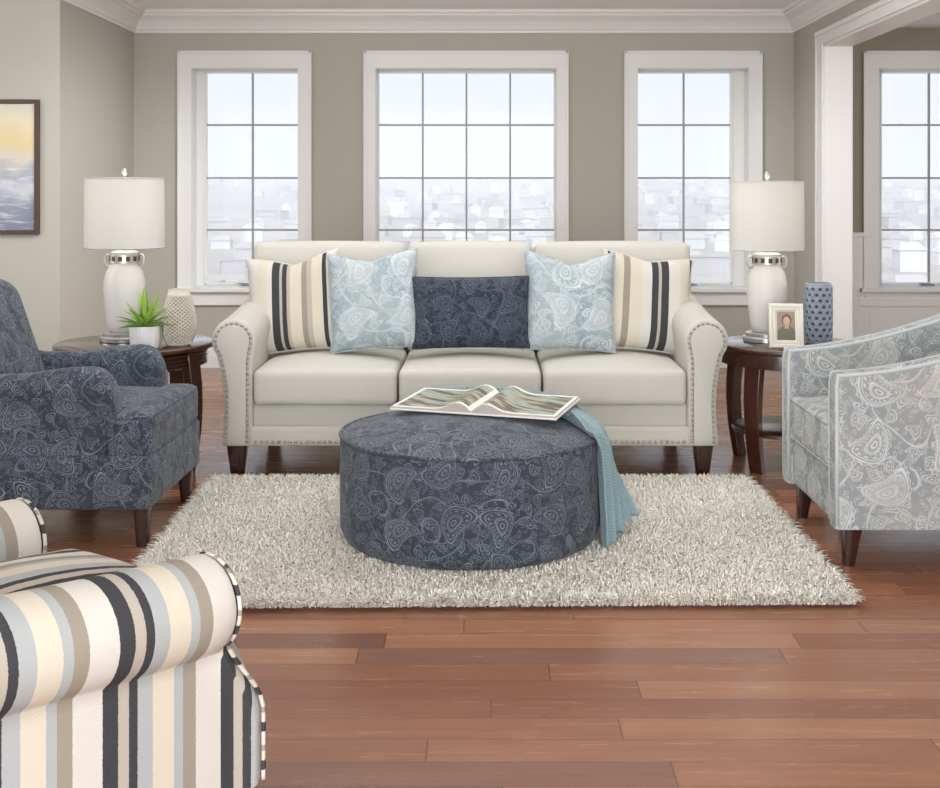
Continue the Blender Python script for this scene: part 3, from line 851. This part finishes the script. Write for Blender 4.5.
# ------------------------------------------------------------------ dark armchair (left)
ch = thing('armchair', 'dark blue paisley armchair with rolled arms left of the ottoman', 'armchair', (-1.175, 4.48, 0), 0)
g = G().puff(-.40, 0, .235, .80, .72, .19, .02); g.build('base', DARKP, ch)
g = G().puff(-.30, 0, .395, .56, .50, .155, .035, crown=.035, n=8).puff(-.075, 0, .395, .15, .70, .155, .035, crown=.02, n=8)
g.build('seat_cushion', DARKP, ch)
g = G()
for z in (.33, .459): g.tube([(-.14, -.342, z), (-.03, -.342, z), (-.008, -.32, z), (-.008, .32, z), (-.03, .342, z), (-.14, .342, z)], .005, 5)
g.build('piping', DARKP, ch)
for sd in (-1, 1):
    st = [(-.80, arm_profile(.108, .062, .060, .15, .63, n=10), .245), (-.6, arm_profile(.108, .062, .060, .15, .608, n=10), .245), (-.45, arm_profile(.108, .062, .060, .15, .612, n=10), .245), (-.32, arm_profile(.108, .062, .060, .15, .632, n=10), .245)]
    for k in range(6):
        a = k / 5. * PI / 2 * .92
        st.append((-.22 + .085 * math.sin(a), arm_profile(.108, .062 - .006 * (k / 5.), .060, .15, .638 - .10 * (1 - math.cos(a)), n=10), .245))
    e = st[-1]; st.append((-.128, offs(e[1], .015), .245))
    g = G(); loft_arm(g, st, sd, 'x'); arm = g.build('arm', DARKP, ch, angle=70)
    # welt under the roll on the outer side and down the front
    g = G(); pts = [(-.80, .535), (-.6, .515), (-.45, .517), (-.32, .530), (-.235, .520), (-.185, .48), (-.165, .42), (-.158, .33)]
    g.tube([(p[0], sd * .358, p[1]) for p in pts], .005, 5); g.build('piping', DARKP, arm)
mt = Matrix.Translation((-.70, 0, .26)) @ Matrix.Rotation(math.radians(-17), 4, 'Y')
g = G().puff(0, 0, .34, .17, .60, .70, .082, crown=.02, n=8, mat=mt); g.build('backrest', DARKP, ch)
mt = Matrix.Translation((-.60, 0, .40)) @ Matrix.Rotation(math.radians(-19), 4, 'Y')
g = G()
ring = []
for k in range(33):
    pass
g.puff(0, 0, .25, .15, .50, .54, .074, crown=.04, n=8, mat=mt); g.build('back_cushion', DARKP, ch)
for lx, ly in ((-.045, -.30), (-.045, .30)): taper_leg(ch, lx, ly, .15, .062, .036)
for lx, ly in ((-.74, -.30), (-.74, .30)): taper_leg(ch, lx, ly, .15, .055, .035, lean=(-.05, 0))

# ------------------------------------------------------------------ light armchair (right), faces -X
ch = thing('armchair', 'light grey and aqua paisley armchair with sloping arms beside the right end table', 'armchair', (1.155, 4.26, 0), PI)
# local: +x is forward (world -x); local +y = world -y
HWC = .355
g = G().puff(-.40, 0, .225, .76, .66, .19, .02); g.build('base', LIGHTP, ch)
def arm_h(x): # x local from 0 (front) to -.8
    t = max(0, min(1, -x / .8)); return .650 + .20 * t ** 1.7
for sd in (-1, 1):
    g = G(); rings = []; th = .088
    def sec(x, ins=0):
        zt = arm_h(x) - ins; y0, y1 = HWC - th + ins, HWC - ins; r = .022
        P = [(y0, .135), (y1, .135)]
        for k in range(5): a = k / 4 * PI / 2; P.append((y1 - r + r * math.cos(a), zt - r + r * math.sin(a)))
        for k in range(5): a = PI / 2 + k / 4 * PI / 2; P.append((y0 + r + r * math.cos(a), zt - r + r * math.sin(a)))
        return P
    st = [(-.82, sec(-.82), 0)] + [(-.82 + .8 * k / 12., sec(-.82 + .8 * k / 12.), 0) for k in range(1, 13)]
    st += [(-.008, sec(-.008, .004), 0), (0.0, sec(0, .016), 0)]
    loft_arm(g, st, sd, 'x'); arm = g.build('arm', LIGHTP, ch, angle=55)
    g = G()
    for yy in (HWC - .006, HWC - th + .006):
        g.tube([(-.82 + .81 * k / 16., sd * yy, arm_h(-.82 + .81 * k / 16.) - .006) for k in range(17)] + [(-.005, sd * yy, .61), (-.005, sd * yy, .4), (-.005, sd * yy, .15)], .007, 6)
    g.build('piping', plain('pale_welt_%d' % sd, (.55, .60, .60), .9), arm)
g = G().puff(-.30, 0, .392, .60, .53, .165, .03, crown=.03, n=8); c_ = g.build('seat_cushion', LIGHTP, ch)
g = G(); pipe_rect(g, -.59, -.004, -.258, .258, .462, .02, .005); pipe_rect(g, -.59, -.004, -.258, .258, .322, .02, .005); g.build('piping', LIGHTP, c_)
mt = Matrix.Translation((-.72, 0, .14)) @ Matrix.Rotation(math.radians(-8), 4, 'Y')
g = G().puff(0, 0, .37, .15, .70, .76, .06, crown=.02, n=8, mat=mt); g.build('backrest', LIGHTP, ch)
mt = Matrix.Translation((-.60, 0, .44)) @ Matrix.Rotation(math.radians(-14), 4, 'Y')
g = G().puff(0, 0, .22, .14, .52, .46, .06, crown=.02, n=8, mat=mt); g.build('back_cushion', LIGHTP, ch)
for lx, ly in ((-.075, -.29), (-.075, .29)): taper_leg(ch, lx, ly, .14, .066, .036, lean=(.015, 0))
for lx, ly in ((-.74, -.29), (-.74, .29)): taper_leg(ch, lx, ly, .14, .058, .035, lean=(-.05, 0))

# ------------------------------------------------------------------ striped armchair (front left)
ang = math.radians(52)
ch = thing('armchair', 'armchair in cream, charcoal and grey stripes in the left foreground', 'armchair', (-.700, 2.365, 0), ang)
STRIPE_S = stripes('striped_woven_seat', .240, SEQ, off=.42, swap=True)
g = G().puff(-.40, 0, .255, .78, .66, .17, .02); g.build('base', STRIPE, ch)
P0 = arm_profile(.122, .086, .075, .17, .603, neck=.98, tuck=True)
welt = stripes('striped_welt', .07, [(0, CREAM), (.25, TAUPE), (.4, OFFW), (.75, CHAR)], swap=True)
for sd in (-1, 1):
    B = .232
    st = [(-.85, arm_profile(.122, .086, .075, .17, .665, neck=.98, tuck=True), B)]
    for k in range(1, 21):
        t = 1 - k / 20.; st.append((-.85 + .76 * k / 20., arm_profile(.115, .088, .075, .17, .603 + .062 * t ** 1.2, neck=.98, tuck=True), B))
    st += rounded_end(-.066, 1, P0, B, .018)
    def bow(z):
        t = max(0, min(1, (.47 - z) / .17)); return .088 * (t * t * (3 - 2 * t))
    def bend(v, d=.20): return [(x_ + bow(z_) * max(0, min(1, (x_ + .066 + d) / d)), y_, z_) for x_, y_, z_ in v]
    g = G(); loft_arm(g, st, sd, 'x'); g.v = bend(g.v); arm = g.build('arm', STRIPE, ch, angle=60, xw=.25)
    g = G(); rings = []
    Pf = offs(P0, .004)
    for dx, dd in ((.0, .014), (.004, .016), (.006, .022)):
        rings.append([(dx - .066 + bow(z), sd * (B + o), z) for o, z in offs(P0, dd)])
    if sd < 0: rings = [list(reversed(r)) for r in rings]
    g.loft(rings); fp = g.build('front_panel', STRIPE, arm, angle=50)
    g = G(); pts = [(bow(z) - .066, sd * (B + o), z) for o, z in Pf[1:-2]]
    g.tube(pts, .0045, 5); g.build('piping', welt, arm)
g = G().puff(-.29, 0, .42, .60, .47, .17, .04, crown=.05, n=8); g.build('seat_cushion', STRIPE_S, ch)
mt = Matrix.Translation((-.72, 0, .2)) @ Matrix.Rotation(math.radians(-12), 4, 'Y')
g = G().puff(0, 0, .36, .18, .66, .76, .08, crown=.03, n=8, mat=mt); g.build('backrest', STRIPE, ch)
for lx, ly in ((-.05, -.30), (-.05, .30), (-.78, -.30), (-.78, .30)): taper_leg(ch, lx, ly, .175, .06, .038)

# ------------------------------------------------------------------ side tables
def side_table(label, loc, R, zt, a0, reeded):
    t = thing('side_table', label, 'table', loc, 0)
    N = 56
    G().lathe([(R - .02, zt - .028), (R - .004, zt - .024), (R, zt - .014), (R - .003, zt - .004), (R - .010, zt)], N).build('tabletop', TABLEWOOD, t, angle=60)
    if reeded:
        pr = [(R - .045, zt - .028)]
        for k in range(4):
            z = zt - .034 - k * .017; pr += [(R - .038, z), (R - .030, z - .004), (R - .030, z - .010), (R - .038, z - .014)]
        pr.append((R - .05, zt - .104))
        G().lathe(pr, N).build('apron', TABLEWOOD, t, angle=60)
    else:
        G().lathe([(R - .016, zt - .026), (R - .014, zt - .05), (R - .014, zt - .088), (R - .03, zt - .092)], N).build('apron', TABLEWOOD, t, angle=60)
    sh = .155
    G().lathe([(R - .085, sh), (R - .07, sh + .004), (R - .07, sh + .016), (R - .075, sh + .02)], N).build('shelf', TABLEWOOD, t, angle=60)
    for k in range(4):
        a = a0 + k * PI / 2; g = G(); rings = []
        for i in range(13):
            q = i / 12.; z = (zt - .03) * (1 - q)
            rr = R - .055 + .030 * math.sin(q * PI) - .012 * q
            w1 = .041 - .009 * q; w2 = .022 - .004 * q
            c, s = math.cos(a), math.sin(a)
            rings.append([(c * (rr + dx) - s * dy, s * (rr + dx) + c * dy, z) for dx, dy in ((w2, -w1), (-w2, -w1), (-w2, w1), (w2, w1))])
        g.loft(rings); g.build('leg', TABLEWOOD, t, bevel=.004, angle=40)
    return t
TLx, TLy, TLz = -1.60, 5.36, .574
TRx, TRy, TRz = 1.390, 5.45, .56
side_table('round dark wood table with a reeded apron behind the dark armchair', (TLx, TLy, 0), .355, TLz, math.radians(-22), True)
side_table('round dark wood end table with curved legs beside the right sofa arm', (TRx, TRy, 0), .325, TRz, math.radians(45), False)

# ------------------------------------------------------------------ lamps
def lamp(label, loc, shade_r, k=1.0):
    t = thing('table_lamp', label, 'lamp', loc, 0)
    G().lathe([(.105, 0), (.112, .003), (.112, .020), (.108, .024), (.098, .026), (.098, .040), (.09, .044)], 40).build('base', ACRYL, t, angle=40)
    pr = [(.060, .042), (.072, .05), (.078, .08), (.088, .16), (.0935, .23), (.092, .27), (.082, .315), (.066, .345), (.060, .352), (.060, .400), (.064, .405), (.050, .412), (.02, .414)]
    G().lathe(pr, 40).build('body', CERAM, t, angle=70)
    cg = G().lathe([(.061, .357), (.0665, .358), (.0665, .394), (.061, .395)], 40)
    cb = cg.build('collar', SILVER, t, angle=40)
    g = G()
    for q in range(12):
        a = q * PI / 6; mt = Matrix.Rotation(a, 4, 'Z'); g.box(.064, .0675, -.009, .009, .366, .388, mat=mt)
    g.build('slot', SLOT, cb, smooth=False)
    for s_ in (-1, 1):
        G().tube([(s_ * .064, 0, .392), (s_ * .082, 0, .394), (s_ * .09, 0, .380), (s_ * .088, 0, .352), (s_ * .078, 0, .34), (s_ * .068, 0, .345)], .0055, 6).build('handle', SILVER, t)
    G().tube([(0, 0, .41), (0, 0, .765)], .006, 8).lathe([(.012, .41), (.012, .43), (.008, .435)], 12).build('stem', SILVER, t)
    z0, z1 = .425, .745; r0, r1 = shade_r, shade_r * .985
    g = G(); N = 56
    rings = [[(r * math.cos(2 * PI * q / N), r * math.sin(2 * PI * q / N), z) for q in range(N)] for r, z in ((r0 - .002, z0), (r0, z0), (r0, z0 + .008), (r1, z1 - .008), (r1, z1), (r1 - .003, z1), (r0 - .003, z0))]
    g.loft(rings, cap=False); sh = g.build('lamp_shade', SHADE, t, angle=50)
    g = G()
    for z, r in ((z0 + .003, r0), (z1 - .003, r1)): g.tube([(r * math.cos(2 * PI * q / N), r * math.sin(2 * PI * q / N), z) for q in range(N)], .003, 4, closed=True)
    for q in range(3): a = q * 2 * PI / 3; g.tube([(0, 0, z1 - .012), (r1 * math.cos(a), r1 * math.sin(a), z1 - .006)], .002, 4)
    g.build('shade_ring', SHADE, sh)
    G().lathe([(.006, .755), (.012, .762), (.013, .775), (.008, .786), (.003, .790)], 14).build('finial', SILVER, t)
    g = G().lathe([(.012, .50), (.02, .52), (.03, .55), (.03, .57), (.018, .59), (.004, .598)], 16); bm = plain('bulb_glass', (.9, .9, .88), .3); bu = g.build('bulb', bm, t)
    l = bpy.data.lights.new('bulb_light', 'POINT'); l.energy = 2.2; l.color = (1, .95, .88); l.shadow_soft_size = .05
    lo = bpy.data.objects.new('bulb_light', l); link(lo, t); lo.location = (0, 0, .64)
    return t
lamp('white table lamp beside the potted plant on the left table', (PX(124.5, 5.40), 5.40, TLz), .178)
lamp('white table lamp beside the picture frame on the right table', (PX(767, 5.50), 5.50, TRz), .170)

# ------------------------------------------------------------------ small things on the tables
# lattice vase
def relief_vase(name, label, cat, loc, prof, N, M_, fn, mats, mfn=None):
    t = thing(name, label, cat, loc)
    V = []; F = []; mi = []
    Ls = [0]
    for a, b in zip(prof, prof[1:]): Ls.append(Ls[-1] + math.hypot(b[0] - a[0], b[1] - a[1]))
    def at(s):
        s *= Ls[-1]
        for i in range(len(prof) - 1):
            if s <= Ls[i + 1] + 1e-9:
                f = (s - Ls[i]) / (Ls[i + 1] - Ls[i]); return prof[i][0] + (prof[i + 1][0] - prof[i][0]) * f, prof[i][1] + (prof[i + 1][1] - prof[i][1]) * f
        return prof[-1]
    for j in range(M_ + 1):
        r, z = at(j / M_)
        for k in range(N):
            a = 2 * PI * k / N; d = fn(a, z, r); V.append(((r + d) * math.cos(a), (r + d) * math.sin(a), z))
    for j in range(M_):
        for k in range(N):
            F.append((j * N + k, j * N + (k + 1) % N, (j + 1) * N + (k + 1) % N, (j + 1) * N + k))
            r, z = at((j + .5) / M_); mi.append(mfn(2 * PI * (k + .5) / N, z, r) if mfn else 0)
    # inner wall and floor
    r, z = at(1.0); b = M_ * N
    i0 = len(V)
    for rr, zz in ((r - .006, z), (r - .008, z - .10)):
        for k in range(N): a = 2 * PI * k / N; V.append((rr * math.cos(a), rr * math.sin(a), zz))
    for k in range(N):
        k2 = (k + 1) % N; F.append((b + k, b + k2, i0 + k2, i0 + k)); F.append((i0 + k, i0 + k2, i0 + N + k2, i0 + N + k)); mi += [0, 0]
    F.append(tuple(i0 + N + k for k in range(N))); mi.append(0)
    F.append(tuple(reversed(range(N)))); mi.append(0)
    mesh('body', V, F, mats, t, mi=mi, angle=80)
    return t
def lat(a, z, r):
    u = a * 20 / (2 * PI); v = z * 62
    p = abs(((u + v) % 1) - .5) * 2; q = abs(((u - v) % 1) - .5) * 2
    e = min(1, max(0, (z - .008) / .01)) * min(1, max(0, (.228 - z) / .012))
    return -.010 * e * (1 - max(p, q) ** 3.0)
VC = plain('cream_glaze', (.70, .655, .57), .35); 
relief_vase('lattice_vase', 'cream vase with a raised lattice beside the potted plant', 'vase', (PX(179, 5.22), 5.22, TLz),
            [(.042, 0), (.060, .012), (.074, .05), (.081, .09), (.078, .13), (.066, .18), (.051, .225), (.045, .243), (.046, .25)], 220, 120, lat, [VC, plain('taupe_recess', (.36, .31, .24), .4)], lambda a, z, r: 1 if lat(a, z, r) < -.0075 else 0)  # the deepest faces of the lattice are coloured taupe
BG1 = plain('pale_blue_glaze', (.36, .41, .48), .3, var=.25, vscale=25); BG2 = plain('hole_shade_blue', (.07, .10, .16), .25)  # second blue paints the dark inside of the holes onto shallow dimples
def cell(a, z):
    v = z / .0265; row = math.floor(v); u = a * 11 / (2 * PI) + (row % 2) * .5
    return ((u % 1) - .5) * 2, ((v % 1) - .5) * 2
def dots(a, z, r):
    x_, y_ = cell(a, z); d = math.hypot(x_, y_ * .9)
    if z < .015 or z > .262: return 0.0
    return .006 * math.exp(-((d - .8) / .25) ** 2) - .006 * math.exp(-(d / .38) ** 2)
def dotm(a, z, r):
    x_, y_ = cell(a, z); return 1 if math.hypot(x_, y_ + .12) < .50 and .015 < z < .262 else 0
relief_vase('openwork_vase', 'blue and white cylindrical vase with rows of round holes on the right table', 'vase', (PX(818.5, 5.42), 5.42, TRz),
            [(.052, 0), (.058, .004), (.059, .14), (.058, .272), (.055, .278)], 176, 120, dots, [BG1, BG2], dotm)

# potted plant
pl = thing('potted_plant', 'small spiky green succulent in a white ribbed pot on the left table', 'plant', (PX(145, 5.14), 5.14, TLz))
N = 72; pr = [(.048, 0), (.058, .003), (.062, .03), (.0655, .085), (.066, .098), (.060, .099), (.058, .085)]
rings = [[((r + (.0015 * math.cos(k * 2 * PI / 3) if 0 < j < 4 else 0)) * math.cos(2 * PI * k / N), (r + (.0015 * math.cos(k * 2 * PI / 3) if 0 < j < 4 else 0)) * math.sin(2 * PI * k / N), z) for k in range(N)] for j, (r, z) in enumerate(pr)]
G().loft(rings).build('pot', plain('white_pot', (.82, .82, .80), .4), pl, angle=50)
gm_ = M('succulent_leaf').set(rough=.4, sss=.0); x, y, z = gm_.sep(gm_.obj())
gm_.base(gm_.mix((z * 6.0 - .3).sat(), (.075, .22, .02), (.36, .56, .08)))
LEAF = gm_.m; rn = random.Random(4)
specs = [(i * 2.4, .35 + .055 * i) for i in range(22)]
for i, (a, el) in enumerate(specs):
    el = [80, 62, 48, 36, 30, 22, 14][min(6, i // 3)] + rn.uniform(-6, 6); Ln = [.175, .15, .14, .14, .135, .13, .12][min(6, i // 3)] * rn.uniform(.9, 1.1)
    a += rn.uniform(-.2, .2); e_ = math.radians(el); rings = []
    for k in range(9):
        q = k / 8.; bend = math.radians(22) * q * (1 if el < 55 else .3)
        d = Ln * q; hr = .006 + d * math.cos(e_ - bend * .5); hz = .092 + d * math.sin(e_ - bend * .5)
        w = .0155 * (1 - q ** 2.2) * (.6 + .9 * math.sin(min(1, q * 1.6 + .25) * PI / 2)) * .8 + .0006; th_ = .0045 * (1 - q) + .0004
        nx_, nz_ = -math.sin(e_ - bend), math.cos(e_ - bend)
        P = []
        for (pw, pt) in ((-w, .35 * w), (0, -th_), (w, .35 * w), (0, th_)):
            rr = hr + nx_ * pt; zz = hz + nz_ * pt
            P.append((rr * math.cos(a) - pw * math.sin(a), rr * math.sin(a) + pw * math.cos(a), zz))
        rings.append(P)
    G().loft(rings).build('leaf', LEAF, pl)
G().lathe([(.059, .080), (.03, .090), (.004, .094)], 24).build('soil', plain('soil', (.05, .035, .025), .95, bump=.6, bscale=120), pl)

# picture frame with a portrait snapshot
pf = thing('picture_frame', 'small cream picture frame with a portrait photo on the right table', 'picture frame', (PX(787, 5.24), 5.245, TRz), math.radians(-8))
pf.rotation_euler = (math.radians(-9), 0, math.radians(-6))
FW, FH = .150, .198
g = G(); b_ = .036
rect = lambda i, y: [(-FW / 2 + i, y, i), (FW / 2 - i, y, i), (FW / 2 - i, y, FH - i), (-FW / 2 + i, y, FH - i)]
g.loft([list(rect(i, y)) for i, y in ((0, .014), (0, -.004), (.004, -.009), (.014, -.008), (.017, -.003), (.026, -.004), (b_, .0005))], cap=False)
g.add(rect(0, .014), [(0, 1, 2, 3)])
g.build('frame_border', plain('cream_frame', (.80, .77, .66), .4), pf, angle=30)
def blob(cx, cz, rx, rz, y, n=20): return [(cx + rx * math.cos(2 * PI * k / n), y, cz + rz * math.sin(2 * PI * k / n)) for k in range(n)]
g = G(); pw, phh = FW / 2 - b_ + .002, FH / 2 - b_ + .002
g.add([(-pw, .001, FH / 2 - phh), (pw, .001, FH / 2 - phh), (pw, .001, FH / 2 + phh), (-pw, .001, FH / 2 + phh)], [(0, 1, 2, 3)], 0)
g.add([(-pw, .0007, FH / 2 - phh), (pw, .0007, FH / 2 - phh), (pw, .0007, FH / 2 - .022), (pw * .45, .0007, FH / 2 - .002), (-pw * .45, .0007, FH / 2 - .002), (-pw, .0007, FH / 2 - .024)], [tuple(range(6))], 2)
g.add(blob(.002, FH / 2 + .026, .022, .026, .0005), [tuple(range(20))], 1)
g.add(blob(.002, FH / 2 + .020, .015, .021, .0003), [tuple(range(20))], 3)
g.add([(-.008, .0003, FH / 2 - .012), (.012, .0003, FH / 2 - .012), (.009, .0003, FH / 2 + .008), (-.005, .0003, FH / 2 + .008)], [(0, 1, 2, 3)], 3)
g.build('portrait_photo', [plain('photo_ground', (.42, .30, .20), .4, var=.4, vscale=30), plain('photo_hair', (.16, .08, .05), .5), plain('photo_clothes', (.20, .22, .14), .5, var=.5, vscale=60), plain('photo_skin', (.62, .42, .31), .5)], pf, smooth=False)
G().box(-.02, .02, .014, .02, .01, .15).box(-.018, .018, .016, .075, .0105, .013).build('easel_back', DARKWOOD, pf, smooth=False)

# framed seascape on the left wall
x1 = PX(39, YJ - .02); z1 = PZ(99.5, YJ - .02); z0 = PZ(234.5, YJ - .02); x0 = x1 - .80
pt = thing('framed_painting', 'seascape painting in a thin dark brown frame on the left wall', 'painting', (x0, YJ - .03, z0))
W_, H_ = x1 - x0, z1 - z0; fw = .026
g = G().box(0, fw, 0, .03, 0, H_).box(W_ - fw, W_, 0, .03, 0, H_).box(fw, W_ - fw, 0, .03, 0, fw).box(fw, W_ - fw, 0, .03, H_ - fw, H_)
g.build('frame_border', plain('umber_frame', (.055, .024, .016), .35), pt, smooth=False, bevel=.003)
m = M('seascape_canvas').set(rough=.6); x, y, z = m.sep(m.obj())
zn = z * (1 / H_) + (m.noise(m.comb(x * 2.0, 0.0, z * 2.0), 2.5, 4) - .5) * .35
cr = m.node('ShaderNodeValToRGB'); m.link(zn, cr.inputs[0]); r = cr.color_ramp
for i, (p, c) in enumerate([(0, (.16, .18, .24)), (.22, (.22, .25, .32)), (.34, (.50, .53, .58)), (.47, (.34, .36, .42)), (.56, (.58, .54, .48)), (.70, (.62, .52, .28)), (.85, (.66, .60, .44)), (1, (.52, .52, .48))]):
    e = r.elements[i] if i < 2 else r.elements.new(p); e.position = p; e.color = c + (1,)
wv = m.noise(m.comb(x * 2.5 + z * 3.0, 0.0, z * 16.0), 3, 5)
m.base(m.mix(((wv * 4.0 - 2.1).sat()) * (zn.lt(.55)) * .8, cr.outputs[0], (.74, .76, .78)))
G().box(fw, W_ - fw, .008, .026, fw, H_ - fw).build('canvas', m.m, pt, smooth=False)

# ------------------------------------------------------------------ light
w = bpy.data.worlds.new('sky'); sc.world = w; w.use_nodes = True; nt = w.node_tree; nt.nodes.clear()
out = nt.nodes.new('ShaderNodeOutputWorld'); bg = nt.nodes.new('ShaderNodeBackground'); nt.links.new(bg.outputs[0], out.inputs[0])
tc = nt.nodes.new('ShaderNodeTexCoord'); sp = nt.nodes.new('ShaderNodeSeparateXYZ'); nt.links.new(tc.outputs['Generated'], sp.inputs[0])
sx, sy, sz = [E(nt, sp.outputs[i]) for i in range(3)]
cr = nt.nodes.new('ShaderNodeValToRGB'); nt.links.new(sz.s, cr.inputs[0]); r = cr.color_ramp
r.elements[0].position = 0.0; r.elements[0].color = (.90, .92, .93, 1); r.elements[1].position = .13; r.elements[1].color = (.80, .86, .98, 1)
nt.links.new(cr.outputs[0], bg.inputs[0])
SKY_BACK = 3.6
st_ = ((sy * -1.0 + .15).sat()) * SKY_BACK + 1.0      # the sun side of the sky, behind the camera, is brighter
nt.links.new(st_.s, bg.inputs[1])
sl = bpy.data.lights.new('sun', 'SUN'); sl.energy = 1.5; sl.angle = .06; sl.color = (1, .97, .92)
so = bpy.data.objects.new('sun', sl); col.objects.link(so); so.rotation_euler = (math.radians(35), 0, math.radians(-25)); so.location = (0, 0, 30)
def area(name, loc, rot, sx_, sy_, e, c=(1, .98, .95)):
    l = bpy.data.lights.new(name, 'AREA'); l.shape = 'RECTANGLE'; l.size = sx_; l.size_y = sy_; l.energy = e; l.color = c
    o = bpy.data.objects.new(name, l); col.objects.link(o); o.location = loc; o.rotation_euler = [math.radians(q) for q in rot]; return o
area('studio_softbox', (.6, -1.5, 1.5), (84, 0, 4), 5.0, 2.0, 112, c=(1, .995, .98))
area('ceiling_fill', (-.2, 6.2, 2.52), (0, 0, 0), 4.0, 1.7, 9, c=(1, .99, .98))  # added fill under the ceiling for the back of the room, no fixture
area('bounce_light', (-.2, 5.0, 2.12), (180, 0, 0), 3.4, 2.4, 58, c=(.985, .99, 1))  # added upward fill, out of frame, to brighten the ceiling
area('side_room_light', (3.7, 6.0, 2.38), (0, 0, 0), 1.6, 2.0, 8)
area('side_room_fill', (4.7, 5.7, 1.45), (90, 0, 90 + 8), 1.6, 1.5, 30)  # added fill shining through the opening; that wall has no window
def spot(name, loc, aim, deg, e):
    l = bpy.data.lights.new(name, 'SPOT'); l.energy = e; l.spot_size = math.radians(deg); l.spot_blend = 1; l.shadow_soft_size = .18; l.color = (1, .985, .96)
    o = bpy.data.objects.new(name, l); col.objects.link(o); o.location = loc; o.rotation_euler = (Vector(aim) - Vector(loc)).to_track_quat('-Z', 'Y').to_euler()
spot('wall_fill_spot', (.2, 5.4, 2.48), (-2.53, 7.7, .85), 50, 480)  # unseen spot added to brighten the left wall
spot('wall_fill_spot', (-.3, 5.8, 2.48), (2.2, 8.05, 1.0), 42, 230)  # unseen spot added to brighten the strip of right wall
area('left_fill', (-4.1, 5.3, 1.6), (90, 0, -90 + 14), 1.5, 1.6, 28, c=(1, .995, .98))  # added fill from the left; the wall there has no window

sc.view_settings.view_transform = 'Standard'; sc.view_settings.look = 'None'; sc.view_settings.gamma = 1; sc.view_settings.use_curve_mapping = False
sc.view_settings.exposure = 0
sc.cycles.use_denoising = True; sc.cycles.max_bounces = 8; sc.cycles.diffuse_bounces = 5; sc.cycles.transparent_max_bounces = 8
sc.cycles.caustics_reflective = False; sc.cycles.caustics_refractive = False; sc.cycles.sample_clamp_indirect = 6
